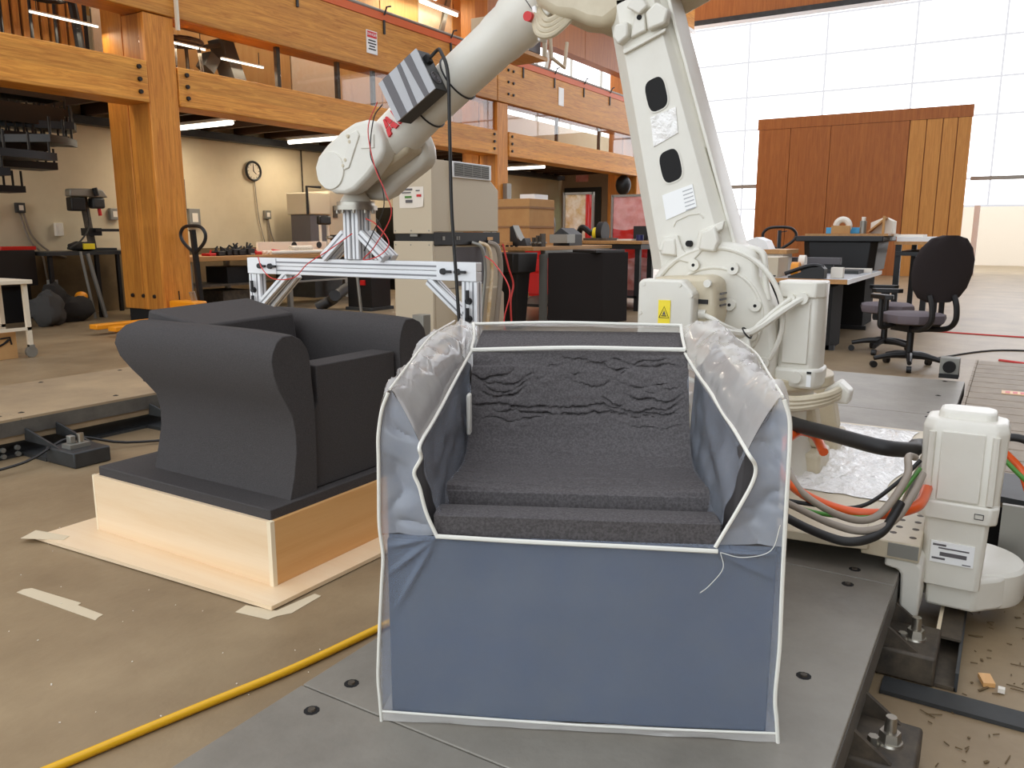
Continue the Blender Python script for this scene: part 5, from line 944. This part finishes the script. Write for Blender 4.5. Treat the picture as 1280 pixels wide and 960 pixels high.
M().tube([(3.62, 8.198, .16), (3.72, 8.198, .125), (3.82, 8.198, .12), (3.92, 8.198, .15), (3.98, 8.198, .19)], [.006, .012], 6, 6).build('smile_arrow', m_blackm, ab); M().tube([(3.90, 8.198, .205), (3.99, 8.198, .21), (4.0, 8.198, .14)], .009, 6).build('arrow_head', m_blackm, ab)
# pallet trucks
def truck(loc, rz, label, s=1):
    t = T('pallet_truck', label, 'pallet truck', loc, rz)
    l = dict(local=True)
    M().bar((0, 0, .12), (.06, 0, 1.25), .06, .05, (0, 1, 0)).build('handle_shaft', m_black, t, **l)
    M().tube([(.05, 0, .94), (.055, .2, 1.08), (.06, .25, 1.19), (.06, .17, 1.28), (.06, 0, 1.3), (.06, -.17, 1.28), (.06, -.25, 1.19), (.055, -.2, 1.08), (.05, 0, .94)], .022, 8, 6).build('handle_loop', m_black, t, **l); M().bar((.06, 0, 1.22), (.03, -.11, 1.24), .015, .015).build('lever', m_black, t, **l)
    M().prism([(.08, -.22), (.3, -.27), (.3, .27), (.08, .22)], 'z', .10, .34).build('pump_body', m_jack, t, bev=.02, **l)
    for y in (-.19, .19): M().box(.3, 1.4, y-.08, y+.08, .07, .13).build('fork', m_jack, t, bev=.01, **l)
    for y in (-.07, .07): M().cyl((.1, y-.03, .09), (.1, y+.03, .09), .09).build('wheel', m_black, t, **l)
    M().tube([(.1, 0, .3), (.14, 0, .45)], .04).build('piston', m_steel, t, **l); return t
truck((6.86, 9.08, 0), radians(180), 'orange pallet truck with black loop handle right of the thick post'); truck((13, 3.13, 0), radians(20), 'pallet truck whose black loop handle stands before the plywood partition')
# ------------------------------------------------------------------ desk with clutter
dk = T('office_desk', 'desk with pale edged top loaded with instruments right of the robot', 'desk', (9.8, 2.2, 0))
M().box(8.69, 11.1, 1.4, 3.4, .70, .74).build('desk_top', m_stripl, dk, .003); M().box(8.68, 8.692, 1.4, 3.4, .695, .742).build('front_edge', m_bench, dk); M().box(8.69, 11.1, 1.388, 1.4, .695, .742).build('side_edge', m_white, dk)
M().box(8.85, 10.9, 1.9, 2.0, .05, .70).build('modesty_panel', m_black, dk); M().box(8.8, 9.4, 1.55, 3.3, .0, .66).build('drawer_block', m_blackm, dk); M().box(8.79, 8.8, 1.72, 1.82, .42, .62).build('drawer_label', m_paper, dk)
for x in (8.8, 10.9): M().box(x, x+.06, 1.5, 3.2, 0, .05).build('foot', m_black, dk)
Z = .74
small('beige_instrument', 'beige instrument with vent windows on the desk beside the robot', 'instrument', [('case', m_cab, M().box(8.85, 9.3, 2.13, 2.85, Z, Z+.21))]+[('vent', m_stripd, M().box(8.842, 8.85, 2.25+.1*i, 2.31+.1*i, Z+.03+.09*j, Z+.1+.09*j)) for i in range(3) for j in range(2)], (9.1, 2.4, Z))
small('desk_tray', 'wooden tray with white papers above the beige instrument', 'tray', [('tray', m_bench, M().box(9.5, 10.1, 2.2, 3.3, Z+.23, Z+.28)), ('papers', m_white, M().prism([(2.4, Z+.28), (3.0, Z+.28), (2.9, Z+.3), (2.55, Z+.42), (2.45, Z+.38)], 'x', 9.5, 9.8)), ('yellow_card', m_sticker, M().box(9.48, 9.5, 2.68, 2.85, Z+.28, Z+.33)), ('support', m_paper, M().box(9.55, 10, 2.25, 3.2, Z, Z+.23))], (9.8, 2.7, Z))
small('desk_telephone', 'black desk device with sloping handle on the desk corner', 'telephone', [('base', m_black, M().prism([(1.64, Z), (1.64, Z+.10), (1.67, Z+.13), (1.74, Z+.11), (2.0, Z+.02), (2.0, Z)], 'x', 8.75, 8.92)), ('handle', m_black, M().tube([(8.83, 1.66, Z+.12), (8.83, 1.8, Z+.13), (8.83, 2.05, Z+.04)], .022, 8, 5))], (8.85, 1.8, Z))
small('amber_jar', 'amber tape roll among desk clutter left of the black device', 'roll', [('roll', m_jack, M().cyl((9.05, 2.03, Z+.08), (9.05, 1.95, Z+.08), .08)), ('white_roll', m_paper, M().cyl((9.2, 1.99, Z+.16), (9.2, 1.92, Z+.16), .07))], (9.05, 2, Z))
small('white_block', 'small white block on the desk right of the black device', 'block', [('block', m_paper, M().box(9.0, 9.1, 1.5, 1.62, Z, Z+.11))], (9.05, 1.55, Z))
small('black_keyboard', 'flat grey black keyboard lying far on the desk', 'keyboard', [('board', m_dsteel, M().box(10.0, 10.4, 1.5, 2.0, Z, Z+.04)), ('edge', m_paper, M().box(10.45, 10.5, 1.42, 2.1, Z, Z+.05))], (10.2, 1.75, Z))
small('red_screwdriver', 'red handled screwdriver on the front edge of the desk', 'screwdriver', [('handle', m_red, M().tube([(8.73, 2.45, Z+.02), (8.73, 2.25, Z+.02)], .018)), ('shaft', m_black, M().tube([(8.73, 2.25, Z+.02), (8.73, 2.12, Z+.02)], .008))], (8.73, 2.3, Z))
small('grey_bar', 'long grey bar lying before the black tote', 'bar', [('bar', m_stripd, M().box(10.1, 10.2, 1.72, 2.55, Z+.10, Z+.18)), ('rest', m_dsteel, M().box(10.12, 10.18, 1.8, 2.4, Z, Z+.10))], (10.1, 2.1, Z))
tote = T('black_tote', 'big black plastic tote with a board on its rim behind the desk', 'tote', (11.6, 2.1, 0))
M().loft([sq(11.14, 12.24, 1.50, 2.35, .72, .08), sq(11.12, 12.28, 1.47, 2.38, 1.10, .08)]).build('tub', m_black, tote, .01); M().prism([(11.05, 1.40), (12.35, 1.40), (12.35, 2.46), (11.05, 2.46)], 'z', 1.10, 1.17).build('rim', m_black, tote, .01); M().box(11.15, 12.2, 1.36, 2.36, 1.17, 1.20).build('board', m_bench, tote)
M().box(11.3, 12.1, 1.6, 2.2, 0, .72).build('stand', m_blackm, tote)
small('tape_gun', 'white tape gun roll on the tote board', 'tape', [('roll', m_paper, M().ring((11.3, 1.93, 1.30), (1, 0, 0), .08, .04, 20)), ('card', m_card, M().box(11.2, 11.24, 1.82, 2.05, 1.2, 1.30))], (11.3, 1.9, 1.2))
small('blue_case', 'blue case behind the tape gun on the tote board', 'case', [('case', m_blue, M().box(11.4, 11.6, 1.7, 2.15, 1.2, 1.28))], (11.5, 1.9, 1.2))
small('glue_bottle', 'silvery bottle on the tote board', 'bottle', [('body', m_galv, M().cyl((11.3, 1.68, 1.2), (11.3, 1.68, 1.36), .04)), ('cap', m_paper, M().cyl((11.3, 1.68, 1.36), (11.3, 1.68, 1.41), .025))], (11.3, 1.68, 1.2))
small('open_carton', 'pale open carton with slanted flaps on the tote board', 'carton', [('box', m_paper, M().prism([(1.62, 1.2), (1.36, 1.2), (1.36, 1.36), (1.46, 1.41), (1.62, 1.34)], 'x', 11.5, 11.9)), ('flap', m_card, M().bar((11.4, 1.62, 1.22), (11.4, 1.42, 1.4), .2, .02)), ('flap', m_card, M().bar((11.3, 1.44, 1.2), (11.3, 1.44, 1.42), .03, .03))], (11.6, 1.5, 1.2))
t3 = T('black_frame_table', 'black framed table with papers behind the office chair', 'table', (12.5, 1.1, 0))
M().box(11.5, 13.6, .85, 1.32, 1.06, 1.10).build('top', m_bench, t3); 
for x, y in ((11.55, .9), (11.55, 1.24), (13.5, .9), (13.5, 1.24)): M().box(x, x+.07, y, y+.07, 0, 1.06).build('leg', m_black, t3)
M().box(11.5, 13.5, .9, 1.3, .92, .97).build('rail', m_black, t3)
small('paper_stack', 'white paper stack on the black framed table', 'paper', [('sheets', m_white, M().box(11.52, 12.2, .87, 1.3, 1.10, 1.16)), ('top_sheet', m_paper, M().box(11.6, 12.1, 1.0, 1.35, 1.16, 1.19))], (11.8, 1.1, 1.1))
# ------------------------------------------------------------------ office chairs
def ochair(loc, rz, label, back=True):
    t = T('office_chair', label, 'office chair', loc, rz, 'office chairs'); l = dict(local=True)   # faces +y (local)
    M().loft([sq(-.25*s, .25*s, -.25*s, .24*s, z, .12*s) for s, z in ((.6, .40), (.95, .42), (1, .46), (.97, .49), (.8, .505))]).build('seat', m_fab, t, **l)
    if back:
        q = []
        for z, w in ((.0, .10), (.04, .18), (.12, .235), (.24, .265), (.36, .26), (.46, .22), (.54, .15), (.565, .06)):
            w *= 1.15; q.append([(w*cos(a)*1.0, -.30-.12*z+(.045*sin(a))+.09*(w*cos(a))**2*4*.5, .62+z) for a in [2*pi*k/28 for k in range(28)]])
        M().loft(q).build('backrest', m_fabd, t, **l)
        for s in (-.12, .12): M().tube([(s, -.34, .68), (s, -.38, .58), (s, -.38, .46), (s, -.28, .385), (s*.6, -.05, .36)], .024, 8, 6).build('back_arm', m_black, t, **l)
    for s in (-1, 1):
        M().tube([(s*.16, .02, .40), (s*.29, .02, .38), (s*.31, .02, .45), (s*.31, .02, .64)], .024, 8, 5).build('arm_post', m_black, t, **l); M().loft([sq(s*.31-.045, s*.31+.045, -.12, .16, z, .04) for z in (.63, .645, .67)]).build('armrest', m_black, t, bev=.01, **l)
    M().box(-.12, .12, -.12, .12, .34, .40).build('mechanism', m_black, t, **l); M().cyl((0, 0, .09), (0, 0, .36), .03).build('gas_lift', m_black, t, **l)
    for k in range(5):
        a = k*2*pi/5+.3; x, y = .3*cos(a), .3*sin(a); M().tube([(0, 0, .12), (x*.5, y*.5, .115), (x, y, .085)], [.035, .02], 8, 4).build('base_spoke', m_black, t, **l); M().cyl((x-.02*sin(a), y+.02*cos(a), .03), (x+.02*sin(a), y-.02*cos(a), .03), .03).build('caster', m_black, t, **l)
    return t
ochair((8.0, .72, 0), radians(-46), 'black backed office chair with violet grey seat right of the desk')
ochair((8.95, 1.05, 0), radians(10), 'second office chair half hidden behind the first one', False)
tag(M().tube([(8.6, .6, .005), (9.6, .1, .005), (9.9, -.5, .005), (10.5, -1.5, .005)], .012, 6, 6).build('black_cable', m_rubber), 'dark cable on the bright floor behind the office chair', 'cable'); tag(M().tube([(11.2, .9, .005), (11.1, .2, .005), (11, -1.2, .005)], .012, 6, 6).build('red_cable', m_wirer), 'thin red cable far on the bright floor', 'cable')
tag(M().tube([(8.9, .02, .006), (8.75, -.3, .006), (8.7, -.8, .006)], .015, 6, 6).build('red_cable', m_wirer), 'short red cable on the floor above the cable chain', 'cable')
# unit hung below the robot elbow, far off near the loft rail
cr = T('hoist_unit', 'cream framed hoist unit hanging near the loft rail below the robot elbow', 'hoist', (14.3, 8.3, 4.6))
M().box(13.6, 14.3, 8.2, 8.7, 4.62, 5.1).build('motor_case', m_stripd, cr, .01); M().box(12.6, 14.4, 8.1, 8.8, 4.5, 4.57).build('tray', m_bench, cr); M().box(12.5, 13.1, 8.15, 8.6, 4.57, 4.95).build('side_case', m_cab, cr, .01)
for x in (13.2, 13.6, 14.3): M().box(x, x+.05, 8.08, 8.16, 4.57, 5.1).build('frame_bar', m_cab, cr)
M().tube([(14.5, 8.1, 5.0), (14.55, 8.1, 4.6), (15.1, 8.1, 4.5), (15.2, 8.1, 5.0)], .04).build('hook_frame', m_cab, cr); M().tube([(13.8, 8.5, 5.1), (13.8, 8.5, 9)], .03).build('hanger', m_galv, cr)
